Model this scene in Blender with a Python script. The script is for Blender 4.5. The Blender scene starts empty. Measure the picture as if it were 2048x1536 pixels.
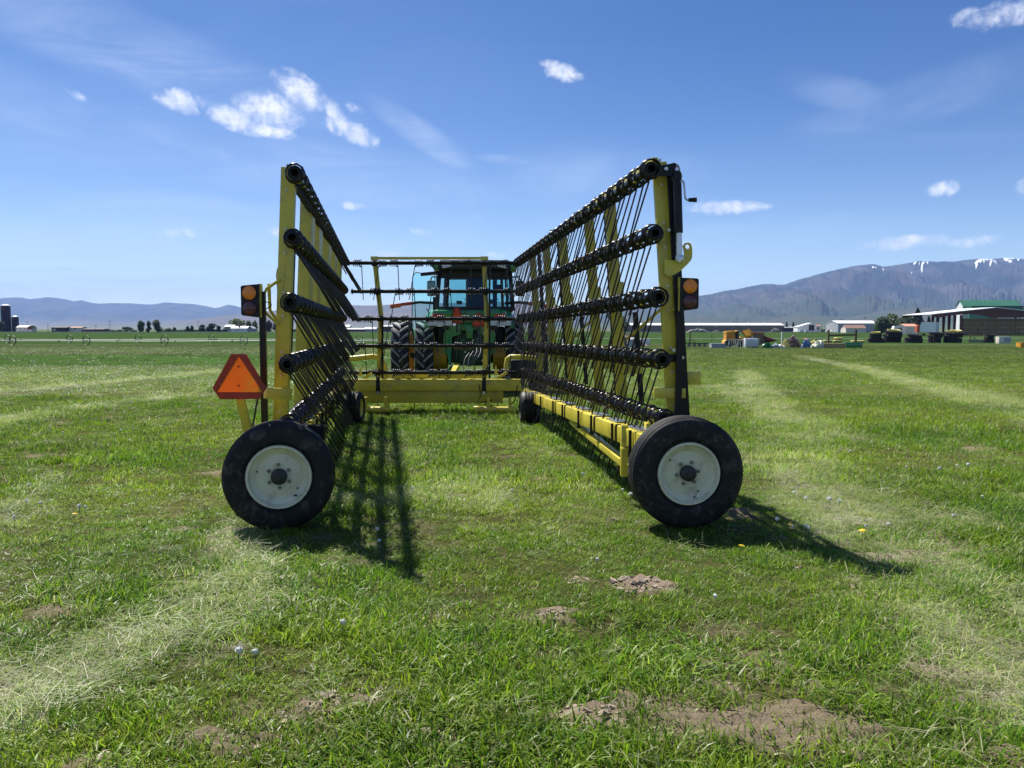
import bpy, bmesh, math, random
import numpy as np
from mathutils import Vector, Matrix, Euler
random.seed(7); rng = np.random.default_rng(11)
SC = bpy.context.scene
COL = SC.collection
R = math.radians
# ------------------------------------------------------------------ camera
H = 1.45; FPX = 1650.0; PITCH = R(3.8)
cam_d = bpy.data.cameras.new('camera'); cam = bpy.data.objects.new('camera', cam_d); COL.objects.link(cam)
cam.location = (0, 0, H); cam.rotation_euler = (R(90) - PITCH, 0, 0)
cam_d.sensor_width = 36; cam_d.lens = 36 * FPX / 2048; cam_d.clip_start = 0.05; cam_d.clip_end = 90000
SC.camera = cam
# ------------------------------------------------------------------ light
SUN_AZ = math.atan2(-0.40, 0.63)          # direction towards the sun, seen from above (x, y)
SUN_EL = R(52.8)
SUN_DIR = Vector((math.sin(SUN_AZ) * math.cos(SUN_EL), math.cos(SUN_AZ) * math.cos(SUN_EL), math.sin(SUN_EL)))
sd = bpy.data.lights.new('sun', 'SUN'); so = bpy.data.objects.new('sun', sd); COL.objects.link(so)
sd.energy = 4.9; sd.angle = R(0.53); sd.color = (1.0, 0.955, 0.88)
so.rotation_euler = (-SUN_DIR).to_track_quat('-Z', 'Y').to_euler(); so.location = (0, 0, 30)
W = bpy.data.worlds.new('World'); SC.world = W; W.use_nodes = True
SC.view_settings.view_transform = 'Standard'; SC.view_settings.look = 'None'
SC.view_settings.gamma = 1; SC.view_settings.use_curve_mapping = False; SC.view_settings.exposure = 0.95
SC.cycles.max_bounces = 6; SC.cycles.transparent_max_bounces = 12; SC.cycles.volume_bounces = 0
SC.cycles.use_denoising = True

class NT:
    """small helper for building node trees"""
    def __init__(s, tree): s.t = tree; s.n = tree.nodes; s.l = tree.links
    def new(s, ty, **kw):
        nd = s.n.new(ty)
        for k, v in kw.items():
            if k.startswith('_'): setattr(nd, k[1:], v)
        return nd
    def set(s, sock, v):
        if isinstance(v, bpy.types.NodeSocket): s.l.new(v, sock)
        elif v is not None: sock.default_value = v
    def math(s, op, a, b=None, c=None, clamp=False):
        nd = s.n.new('ShaderNodeMath'); nd.operation = op; nd.use_clamp = clamp
        s.set(nd.inputs[0], a)
        if b is not None: s.set(nd.inputs[1], b)
        if c is not None: s.set(nd.inputs[2], c)
        return nd.outputs[0]
    def vmath(s, op, a, b=None, scale=None):
        nd = s.n.new('ShaderNodeVectorMath'); nd.operation = op
        s.set(nd.inputs[0], a)
        if b is not None: s.set(nd.inputs[1], b)
        if scale is not None: s.set(nd.inputs['Scale'], scale)
        return nd.outputs['Value'] if op in ('DOT_PRODUCT', 'LENGTH') else nd.outputs[0]
    def mix(s, f, a, b):
        nd = s.n.new('ShaderNodeMix'); nd.data_type = 'RGBA'
        s.set(nd.inputs[0], f); s.set(nd.inputs[6], a); s.set(nd.inputs[7], b)
        return nd.outputs[2]
    def noise(s, vec, scale, detail=4, rough=0.55, dist=0.0):
        nd = s.n.new('ShaderNodeTexNoise'); s.set(nd.inputs['Vector'], vec)
        nd.inputs['Scale'].default_value = scale; nd.inputs['Detail'].default_value = detail
        nd.inputs['Roughness'].default_value = rough; nd.inputs['Distortion'].default_value = dist
        return nd.outputs[0]
    def ramp(s, v, lo, hi, a=0.0, b=1.0, smooth=True):
        nd = s.n.new('ShaderNodeMapRange'); nd.interpolation_type = 'SMOOTHSTEP' if smooth else 'LINEAR'
        s.set(nd.inputs[0], v)
        for i, q in zip((1, 2, 3, 4), (lo, hi, a, b)): s.set(nd.inputs[i], q)
        return nd.outputs[0]

def pxdir(px, py):
    u = (px - 1024) / FPX; v = (768 - py) / FPX
    return Vector((u, math.cos(PITCH) + v * math.sin(PITCH), -math.sin(PITCH) + v * math.cos(PITCH)))

# ------------------------------------------------------------------ sky with clouds
def build_world():
    g = NT(W.node_tree); g.n.clear()
    out = g.new('ShaderNodeOutputWorld'); bg = g.new('ShaderNodeBackground')
    sky = g.new('ShaderNodeTexSky'); sky.sky_type = 'NISHITA'; sky.sun_disc = False
    sky.sun_elevation = SUN_EL; sky.sun_rotation = SUN_AZ
    sky.air_density = 1.0; sky.dust_density = 0.5; sky.ozone_density = 2.2; sky.altitude = 1500
    bg.inputs[1].default_value = 0.105
    tc = g.new('ShaderNodeTexCoord').outputs['Generated']
    d = g.vmath('NORMALIZE', tc)
    sx = g.new('ShaderNodeSeparateXYZ'); g.l.new(d, sx.inputs[0])
    X, Y, Z = sx.outputs
    az = g.math('ARCTAN2', X, Y)                      # radians to the right of straight ahead
    el = g.math('ARCSINE', Z)
    # real-sky plane for the thin high cloud
    zc = g.math('MAXIMUM', Z, 0.04)
    cb = g.new('ShaderNodeCombineXYZ'); g.set(cb.inputs[0], g.math('DIVIDE', X, zc)); g.set(cb.inputs[1], g.math('DIVIDE', Y, zc))
    pl = cb.outputs[0]
    mp = g.new('ShaderNodeMapping'); g.l.new(pl, mp.inputs[0]); mp.inputs['Rotation'].default_value = (0, 0, 0.55); mp.inputs['Scale'].default_value = (0.30, 1.1, 1)
    c1 = g.noise(mp.outputs[0], 0.55, 7, 0.62, 1.1)
    c2 = g.noise(pl, 0.23, 3, 0.5, 0.4)
    leftw = g.ramp(az, 0.35, -0.75, 0.0, 1.0)
    thin = g.math('MULTIPLY', g.ramp(c1, 0.46, 0.80), g.ramp(c2, 0.40, 0.66))
    thin = g.math('MULTIPLY', thin, g.math('ADD', 0.16, g.math('MULTIPLY', leftw, 0.55)))
    # a general veil towards the left and the horizon
    veil = g.math('MULTIPLY', g.ramp(g.noise(pl, 0.35, 5, 0.55, 0.8), 0.2, 0.85), g.math('MULTIPLY', leftw, 0.38))
    col = g.mix(0.0, sky.outputs[0], sky.outputs[0])
    # tint towards the blue of the photograph
    hs = g.new('ShaderNodeHueSaturation'); g.set(hs.inputs['Color'], col)
    hs.inputs['Hue'].default_value = 0.510; hs.inputs['Saturation'].default_value = 1.0; hs.inputs['Value'].default_value = 1.0
    col = hs.outputs[0]
    # the high dry air: deep blue overhead, paling towards the horizon
    tt = g.math('SUBTRACT', 1.0, g.math('POWER', g.math('SUBTRACT', 1.0, g.ramp(g.math('ABSOLUTE', Z), 0.0, 0.42, 0, 1, smooth=False)), 2.9))
    grad = g.mix(tt, (1.03, 1.0, .88, 1), (.165, .325, .485, 1))
    col = g.vmath('MULTIPLY', col, grad)
    col = g.mix(g.math('ADD', thin, veil, clamp=True), col, (3.2, 4.1, 6.0, 1))
    # cumulus: each one an ellipse in direction space with a ragged edge
    vv = g.new('ShaderNodeCombineXYZ'); g.set(vv.inputs[0], az); g.set(vv.inputs[1], el)
    n1 = g.noise(vv.outputs[0], 30, 8, 0.62, 0.9)
    n2 = g.noise(vv.outputs[0], 70, 5, 0.6, 0.4)
    total = None
    # thin wisps of cirrus, soft and streaked
    WS = [(850, 275, 120, 26, .55, .50), (800, 385, 120, 34, -.1, .42), (1010, 320, 60, 10, .1, .35), (905, 440, 60, 90, .2, .30), (120, 40, 420, 60, .25, .40), (60, 215, 110, 50, .3, .38), (330, 130, 330, 50, .22, .42), (560, 330, 420, 60, .1, .30),
          (1250, 420, 160, 30, -.1, .2), (1190, 350, 200, 60, 0, .25), (1690, 190, 120, 30, .35, .30), (1900, 180, 260, 40, -.2, .22), (480, 440, 300, 40, .05, .3), (250, 480, 300, 40, -.05, .35), (760, 500, 160, 24, 0, .4), (1500, 470, 300, 30, -.05, .28)]
    nw = g.new('ShaderNodeMapping'); cvv = g.new('ShaderNodeCombineXYZ'); g.set(cvv.inputs[0], az); g.set(cvv.inputs[1], el); g.l.new(cvv.outputs[0], nw.inputs[0]); nw.inputs['Rotation'].default_value = (0, 0, .35); nw.inputs['Scale'].default_value = (5, 17, 1)
    wn = g.noise(nw.outputs[0], 1.0, 7, .62, 1.2); wt = None
    for c in WS:
        v = pxdir(c[0], c[1]).normalized(); a0 = math.atan2(v.x, v.y); e0 = math.asin(v.z); rx, ry, tl, dn = c[2] / FPX, c[3] / FPX, c[4], c[5]
        da = g.math('SUBTRACT', az, a0); de = g.math('SUBTRACT', el, e0); ct, st = math.cos(-tl), math.sin(-tl)
        u = g.math('ADD', g.math('MULTIPLY', da, ct / rx), g.math('MULTIPLY', de, st / rx)); w = g.math('ADD', g.math('MULTIPLY', da, -st / ry), g.math('MULTIPLY', de, ct / ry))
        q = g.math('MULTIPLY', g.ramp(g.math('ADD', g.math('MULTIPLY', u, u), g.math('MULTIPLY', w, w)), 0, 1.6, 1, 0), dn)
        wt = q if wt is None else g.math('MAXIMUM', wt, q)
    wisp = g.math('MULTIPLY', wt, g.ramp(wn, .32, .72, .12, 1.0))
    col = g.mix(g.math('MULTIPLY', wisp, .75, clamp=True), col, (4.1, 4.7, 6.0, 1))
    # px, py, half width px, half height px, tilt (radians, + = right end lower), density
    CL = [(365, 203, 50, 22, 0.12, 1.0), (470, 240, 58, 22, 0.28, 1.15), (540, 222, 66, 34, 0.25, 1.1), (545, 262, 54, 14, 0.12, 1.0), (600, 180, 58, 30, 0.62, 1.15), (540, 203, 22, 14, -0.5, .8),
          (668, 225, 30, 16, 0.9, .95), (700, 260, 60, 22, 0.42, 1.0), (712, 217, 20, 10, 0.3, .6),
          (1126, 146, 40, 18, 0.25, 1.0), (1098, 128, 24, 9, 0.1, .7), (1455, 415, 80, 15, 0.0, 1.12), (1504, 413, 40, 6, 0.05, .8), (1885, 378, 27, 15, -0.12, .95), (1795, 486, 78, 14, -0.10, 1.05), (1850, 481, 40, 10, 0, .7),
          (1948, 483, 40, 12, -0.1, .95), (1950, 42, 38, 18, 0.35, .72), (2000, 30, 52, 22, -0.3, .8), (2045, 20, 40, 22, -0.3, .85), (709, 412, 27, 9, 0, .95), (845, 463, 26, 8, 0.1, .85), (557, 463, 22, 11, 0, .9),
          (780, 509, 40, 7, 0, .8), (994, 510, 26, 6, 0.1, .85), (268, 212, 13, 8, 0.3, .5), (150, 190, 18, 8, 0.5, .5), (345, 466, 40, 12, -0.05, .42), (2060, 372, 22, 14, 0, .9), (1668, 510, 16, 5, 0, .6), (1716, 510, 14, 5, 0, .6), (1372, 490, 22, 8, 0, .5)]
    for k in range(26):     # the rest of the sky, outside the frame
        a = R(random.uniform(45, 315)); e = R(random.uniform(6, 38))
        CL.append((None, a, e, random.uniform(30, 90), random.uniform(10, 26), random.uniform(-.3, .3), random.uniform(.7, 1.1)))
    for c in CL:
        if c[0] is None: a0, e0, rx, ry, tl, dn = c[1], c[2], c[3], c[4], c[5], c[6]; a0 = (a0 + math.pi) % (2 * math.pi) - math.pi
        else:
            v = pxdir(c[0], c[1]).normalized(); a0 = math.atan2(v.x, v.y); e0 = math.asin(v.z); rx, ry, tl, dn = c[2:]
        rx /= FPX; ry /= FPX
        da = g.math('MULTIPLY', g.math('SUBTRACT', az, a0), math.cos(e0)); de = g.math('SUBTRACT', el, e0)
        ct, st = math.cos(-tl), math.sin(-tl)
        u = g.math('ADD', g.math('MULTIPLY', da, ct / rx), g.math('MULTIPLY', de, st / rx))
        w = g.math('ADD', g.math('MULTIPLY', da, -st / ry), g.math('MULTIPLY', de, ct / ry))
        q = g.math('SUBTRACT', 1.0, g.math('ADD', g.math('MULTIPLY', u, u), g.math('MULTIPLY', w, w)))
        q = g.math('MULTIPLY', g.math('MAXIMUM', q, -1.2), dn)
        total = q if total is None else g.math('MAXIMUM', total, q)
    nn = g.math('ADD', g.math('MULTIPLY', g.math('SUBTRACT', n1, 0.47), 3.6), g.math('MULTIPLY', g.math('SUBTRACT', n2, 0.5), 1.5))
    m = g.math('ADD', total, nn)
    m = g.math('MULTIPLY', g.ramp(m, -0.1, 1.9), g.ramp(total, -0.45, 0.25))
    cc = g.mix(g.ramp(n2, 0.35, 0.65), (4.5, 4.9, 5.9, 1), (5.9, 6.0, 6.3, 1))
    col = g.mix(g.math('MULTIPLY', m, 0.93), col, cc)
    g.set(bg.inputs[0], col); g.l.new(bg.outputs[0], out.inputs[0])
build_world()

# ------------------------------------------------------------------ coordinates
def gz(y):
    """height of the field: level near the rake, then falling gently away"""
    u = np.sqrt(np.maximum(np.asarray(y, float) - 14, 0) ** 2 + 9) - 3
    return -1.6 * (1 - np.exp(-u / 70.0))
def P(px, py, Y):
    d = pxdir(px, py); return Vector((0, 0, H)) + d * (Y / d.y)
def PX(px, Y, py=660): return P(px, py, Y).x
def PZ(py, Y): return P(1024, py, Y).z
def G(px, py):
    lo, hi = 1.0, 9000.0
    for _ in range(60):
        m = math.sqrt(lo * hi)
        if P(px, py, m).z > float(gz(m)): lo = m
        else: hi = m
    p = P(px, py, lo); return Vector((p.x, p.y, float(gz(p.y))))

# ------------------------------------------------------------------ numpy noise
def _hash(i, j, s):
    n = (i.astype(np.int64) * 374761393 + j.astype(np.int64) * 668265263 + s * 974634777) & 0x7fffffff
    n = (n ^ (n >> 13)) * 1274126177 & 0x7fffffff
    return ((n ^ (n >> 16)) & 0xffff) / 65535.0
def vnoise(x, y, s=0):
    x = np.asarray(x, float); y = np.asarray(y, float)
    i = np.floor(x); j = np.floor(y); fx = x - i; fy = y - j
    fx = fx * fx * (3 - 2 * fx); fy = fy * fy * (3 - 2 * fy)
    a = _hash(i, j, s); b = _hash(i + 1, j, s); c = _hash(i, j + 1, s); d = _hash(i + 1, j + 1, s)
    return (a * (1 - fx) + b * fx) * (1 - fy) + (c * (1 - fx) + d * fx) * fy
def fbm(x, y, s=0, o=4):
    t = 0; a = .5; n = 0
    for k in range(o):
        t = t + a * vnoise(x * 2 ** k, y * 2 ** k, s + k * 17); n += a; a *= .55
    return t / n
def sstep(a, b, x):
    t = np.clip((x - a) / (b - a), 0, 1); return t * t * (3 - 2 * t)

# ------------------------------------------------------------------ materials
MATS = {}
def mat(name, col, rough=.5, metal=0., var=.12, nscale=6., bump=0., bscale=40., dirt=None, dirt_amt=.0, spec=.5, coat=0., obj=True):
    m = bpy.data.materials.new(name); m.use_nodes = True; g = NT(m.node_tree); g.n.clear()
    out = g.new('ShaderNodeOutputMaterial'); b = g.new('ShaderNodeBsdfPrincipled')
    tc = g.new('ShaderNodeTexCoord').outputs['Object']
    n = g.noise(tc, nscale, 6, .6)
    c = tuple(col) + (1,)
    lo = tuple(max(0, q * (1 - var)) for q in col) + (1,); hi = tuple(min(1, q * (1 + var)) for q in col) + (1,)
    cc = g.mix(g.ramp(n, .3, .7), lo, hi)
    if dirt is not None:
        dn = g.noise(tc, nscale * 1.7, 8, .68, .6)
        cc = g.mix(g.math('MULTIPLY', g.ramp(dn, .5, .72), dirt_amt), cc, tuple(dirt) + (1,))
    g.set(b.inputs['Base Color'], cc)
    g.set(b.inputs['Roughness'], g.ramp(n, .25, .75, max(0.03, rough - .08), min(1, rough + .12)))
    b.inputs['Metallic'].default_value = metal; b.inputs['Specular IOR Level'].default_value = spec
    b.inputs['Coat Weight'].default_value = coat
    if bump:
        bp = g.new('ShaderNodeBump'); bp.inputs['Strength'].default_value = bump; bp.inputs['Distance'].default_value = .02
        g.set(bp.inputs['Height'], g.noise(tc, bscale, 5, .65)); g.l.new(bp.outputs[0], b.inputs['Normal'])
    g.l.new(b.outputs[0], out.inputs[0]); MATS[name] = m
    return m
YEL = mat('yellow_paint', (.60, .50, .045), .38, var=.10, nscale=3, bump=.04, bscale=60, dirt=(.30, .235, .09), dirt_amt=.7, coat=.15)
BLK = mat('black_paint', (.005, .005, .007), .3, var=.3, nscale=8, bump=.05, bscale=50, dirt=(.014, .013, .013), dirt_amt=.4, spec=.28)
TINE = mat('tine_steel', (.014, .010, .010), .45, var=.3, nscale=14, bump=.06, dirt=(.085, .038, .022), dirt_amt=.6, spec=.4)
COIL = mat('coil_steel', (.005, .005, .007), .27, var=.3, nscale=14, dirt=(.016, .012, .012), dirt_amt=.4)
RUB = mat('rubber', (.0065, .0065, .0075), .6, var=.2, nscale=7, bump=.12, bscale=90, dirt=(.15, .13, .105), dirt_amt=.42, spec=.35)
RUBD = mat('dusty_sunlit_rubber', (.20, .20, .20), .7, var=.25, nscale=5, bump=.2, bscale=60, dirt=(.34, .33, .30), dirt_amt=.6)  # dusty lugs, base lightened further to paint sunlight on the tread
RIMW = mat('rim_cream_paint', (.68, .65, .47), .42, var=.06, nscale=5, bump=.03, dirt=(.36, .30, .20), dirt_amt=.6)
HUB = mat('hub_grease', (.022, .022, .022), .5, var=.4, nscale=20, bump=.15)
BOLT = mat('zinc_bolt', (.50, .47, .36), .35, metal=.6, var=.15, nscale=30)
NUT = mat('grimy_wheel_nut', (.22, .20, .13), .5, metal=.3, var=.3, nscale=40)
STEEL = mat('bright_steel', (.55, .57, .58), .28, metal=.85, var=.12, nscale=12)
PLATE = mat('cover_plate_grey', (.30, .34, .38), .22, metal=.6, var=.15, nscale=5)  # blue-grey base paints in the sky's reflection on the plates
RIMD = mat('weathered_wheel_rim', (.10, .10, .06), .6, var=.2)
PIPE = mat('irrigation_pipe_metal', (.62, .62, .50), .45, metal=.1, var=.1, nscale=1)
GALV = mat('galvanised_pipe', (.50, .52, .47), .4, metal=.35, var=.15, nscale=1)
SMVO = mat('fluorescent_orange_film', (.95, .30, .015), .5, var=.08, nscale=2.2, bump=.02, dirt=(.80, .60, .05), dirt_amt=1.0)
SMVT = mat('bright_red_orange_film', (1.0, .15, .04), .5, var=.06, nscale=9)
SMVR = mat('red_reflective_border', (.42, .055, .025), .42, var=.12, nscale=20)
AMB = mat('amber_lens', (1.0, .25, .010), .14, var=.18, nscale=50, bump=.5, bscale=120, coat=.6)
REDL = mat('red_lens', (.085, .006, .009), .12, var=.2, nscale=50, bump=.4, bscale=120, coat=.6)
REDR = mat('red_reflector', (.38, .022, .012), .3, var=.1)
GRN = mat('green_paint', (.014, .19, .045), .30, var=.10, nscale=2.5, dirt=(.08, .10, .05), dirt_amt=.3, coat=.4)
GRND = mat('dark_green_casting', (.008, .055, .025), .45, var=.3, nscale=5, bump=.1, dirt=(.03, .03, .02), dirt_amt=.6)
TYEL = mat('yellow_wheel_paint', (.60, .37, .025), .4, var=.08, nscale=3, dirt=(.35, .22, .06), dirt_amt=.5)
SILV = mat('silver_plastic', (.52, .55, .60), .4, var=.06)
DARK = mat('dark_plastic', (.005, .0055, .008), .45, var=.3, spec=.4)
HOSE = mat('hydraulic_hose', (.12, .115, .11), .4, var=.4, nscale=30)
BLU = mat('blue_enamel_steel', (.016, .013, .045), .5, var=.15, nscale=.6, spec=.2)
WROOF = mat('white_metal_roof', (.80, .81, .82), .42, var=.05, nscale=.2, dirt=(.55, .52, .48), dirt_amt=.4)
GROOF = mat('grey_metal_roof', (.34, .35, .37), .4, var=.08, nscale=.3)
CREAM = mat('cream_siding', (.68, .62, .52), .7, var=.08, nscale=.5)
WWALL = mat('white_siding', (.74, .75, .74), .65, var=.06, nscale=.4, dirt=(.5, .48, .42), dirt_amt=.3)
GWALL = mat('grey_siding', (.32, .33, .35), .65, var=.1, nscale=.4)
BWALL = mat('brown_block_wall', (.205, .155, .125), .8, var=.15, nscale=.25)
RWALL = mat('barn_red_siding', (.12, .022, .02), .7, var=.15, nscale=.5)
DWALL = mat('dark_shed_siding', (.045, .028, .032), .75, var=.2, nscale=.5)
BROOF = mat('brown_shingles', (.24, .13, .10), .85, var=.15, nscale=.6)
SROOF = mat('salmon_roof', (.50, .25, .17), .8, var=.15, nscale=.6)
GRROOF = mat('green_metal_roof', (.075, .24, .15), .45, var=.06, nscale=.3)
GRWALL = mat('dark_green_siding', (.03, .12, .085), .6, var=.1, nscale=.3)
MAROON = mat('maroon_steel', (.10, .018, .018), .5, var=.15, nscale=.6)
HAYB = mat('stacked_hay', (.24, .155, .07), .95, var=.35, nscale=.6, bump=.6, bscale=6)
WOOD = mat('weathered_post_wood', (.085, .055, .035), .85, var=.35, nscale=4, bump=.4, bscale=14)
TAN = mat('tan_plywood', (.35, .245, .12), .7, var=.12, nscale=1.5)
CAT = mat('machine_yellow', (.62, .29, .015), .5, var=.15, nscale=1.2, dirt=(.28, .14, .03), dirt_amt=.6)
ORG = mat('machine_orange', (.50, .10, .025), .5, var=.15, nscale=1.2, dirt=(.2, .07, .03), dirt_amt=.6)
BLUE = mat('blue_tarp', (.07, .17, .42), .5, var=.25, nscale=2)
GLASSD = mat('dark_window_glass', (.02, .028, .04), .08, var=.2, spec=.8)
PLAST = mat('white_plastic_tank', (.60, .65, .66), .4, var=.08, nscale=2)
BARK = mat('bark', (.09, .07, .055), .9, var=.3, nscale=2, bump=.5)
PALEROAD = mat('gravel_road', (.48, .45, .40), .9, var=.12, nscale=.05)
STONE = mat('pale_rubble', (.42, .39, .35), .9, var=.25, nscale=.6, bump=.5)
SACK = mat('cream_sack', (.66, .64, .50), .7, var=.15, nscale=3, bump=.3, bscale=10)
PINK = mat('dusty_pink_rubble', (.33, .23, .20), .85, var=.3, nscale=2, bump=.4)
def glass_mat(name, col, op):
    m = bpy.data.materials.new(name); m.use_nodes = True; g = NT(m.node_tree); g.n.clear()
    out = g.new('ShaderNodeOutputMaterial'); t = g.new('ShaderNodeBsdfTransparent'); t.inputs[0].default_value = tuple(col) + (1,)
    s = g.new('ShaderNodeBsdfGlossy'); s.inputs['Roughness'].default_value = .03; s.inputs[0].default_value = (.9, .95, 1, 1)
    mx = g.new('ShaderNodeMixShader'); fr = g.new('ShaderNodeFresnel'); fr.inputs[0].default_value = 1.45
    g.set(mx.inputs[0], g.math('ADD', fr.outputs[0], op, clamp=True)); g.l.new(t.outputs[0], mx.inputs[1]); g.l.new(s.outputs[0], mx.inputs[2])
    g.l.new(mx.outputs[0], out.inputs[0]); return m
GLASS = glass_mat('tinted_cab_glass', (.38, .62, .66), .02)
GLASSL = glass_mat('tinted_door_glass', (.56, .92, .92), .02)

def film(m, t=.5):
    """thin plastic: some of the sun comes through from behind"""
    g = NT(m.node_tree); b = [n for n in g.n if n.type == 'BSDF_PRINCIPLED'][0]; o = [n for n in g.n if n.type == 'OUTPUT_MATERIAL'][0]
    tr = g.new('ShaderNodeBsdfTranslucent'); mx = g.new('ShaderNodeMixShader'); mx.inputs[0].default_value = t
    g.l.new(b.inputs['Base Color'].links[0].from_socket, tr.inputs[0]); g.l.new(b.outputs[0], mx.inputs[1]); g.l.new(tr.outputs[0], mx.inputs[2]); g.l.new(mx.outputs[0], o.inputs[0])
film(SMVO, .36); film(SMVT, .45); film(SMVR, .3)
LUG = mat('weathered_lug', (.035, .035, .038), .75, var=.3, nscale=5, dirt=(.10, .095, .085), dirt_amt=.6)
def leaf_mat(name, col, var=.35, trans=.35, nscale=.25):
    m = bpy.data.materials.new(name); m.use_nodes = True; g = NT(m.node_tree); g.n.clear()
    out = g.new('ShaderNodeOutputMaterial'); b = g.new('ShaderNodeBsdfPrincipled'); t = g.new('ShaderNodeBsdfTranslucent'); mx = g.new('ShaderNodeMixShader')
    tc = g.new('ShaderNodeTexCoord').outputs['Object']; n = g.noise(tc, nscale, 5, .7)
    lo = tuple(q * (1 - var) for q in col) + (1,); hi = tuple(q * (1 + var) for q in col) + (1,)
    cc = g.mix(g.ramp(n, .3, .7), lo, hi); g.set(b.inputs['Base Color'], cc); g.set(t.inputs[0], cc); b.inputs['Roughness'].default_value = .55
    mx.inputs[0].default_value = trans; g.l.new(b.outputs[0], mx.inputs[1]); g.l.new(t.outputs[0], mx.inputs[2]); g.l.new(mx.outputs[0], out.inputs[0])
    return m
LEAF = leaf_mat('leaf_green', (.050, .095, .028)); LEAFY = leaf_mat('leaf_spring_green', (.10, .14, .035)); LEAFD = leaf_mat('leaf_dark_green', (.025, .050, .022))
LEAFP = leaf_mat('leaf_purple', (.035, .018, .024)); LEAFC = leaf_mat('conifer_green', (.018, .038, .022), trans=.1)

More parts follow.
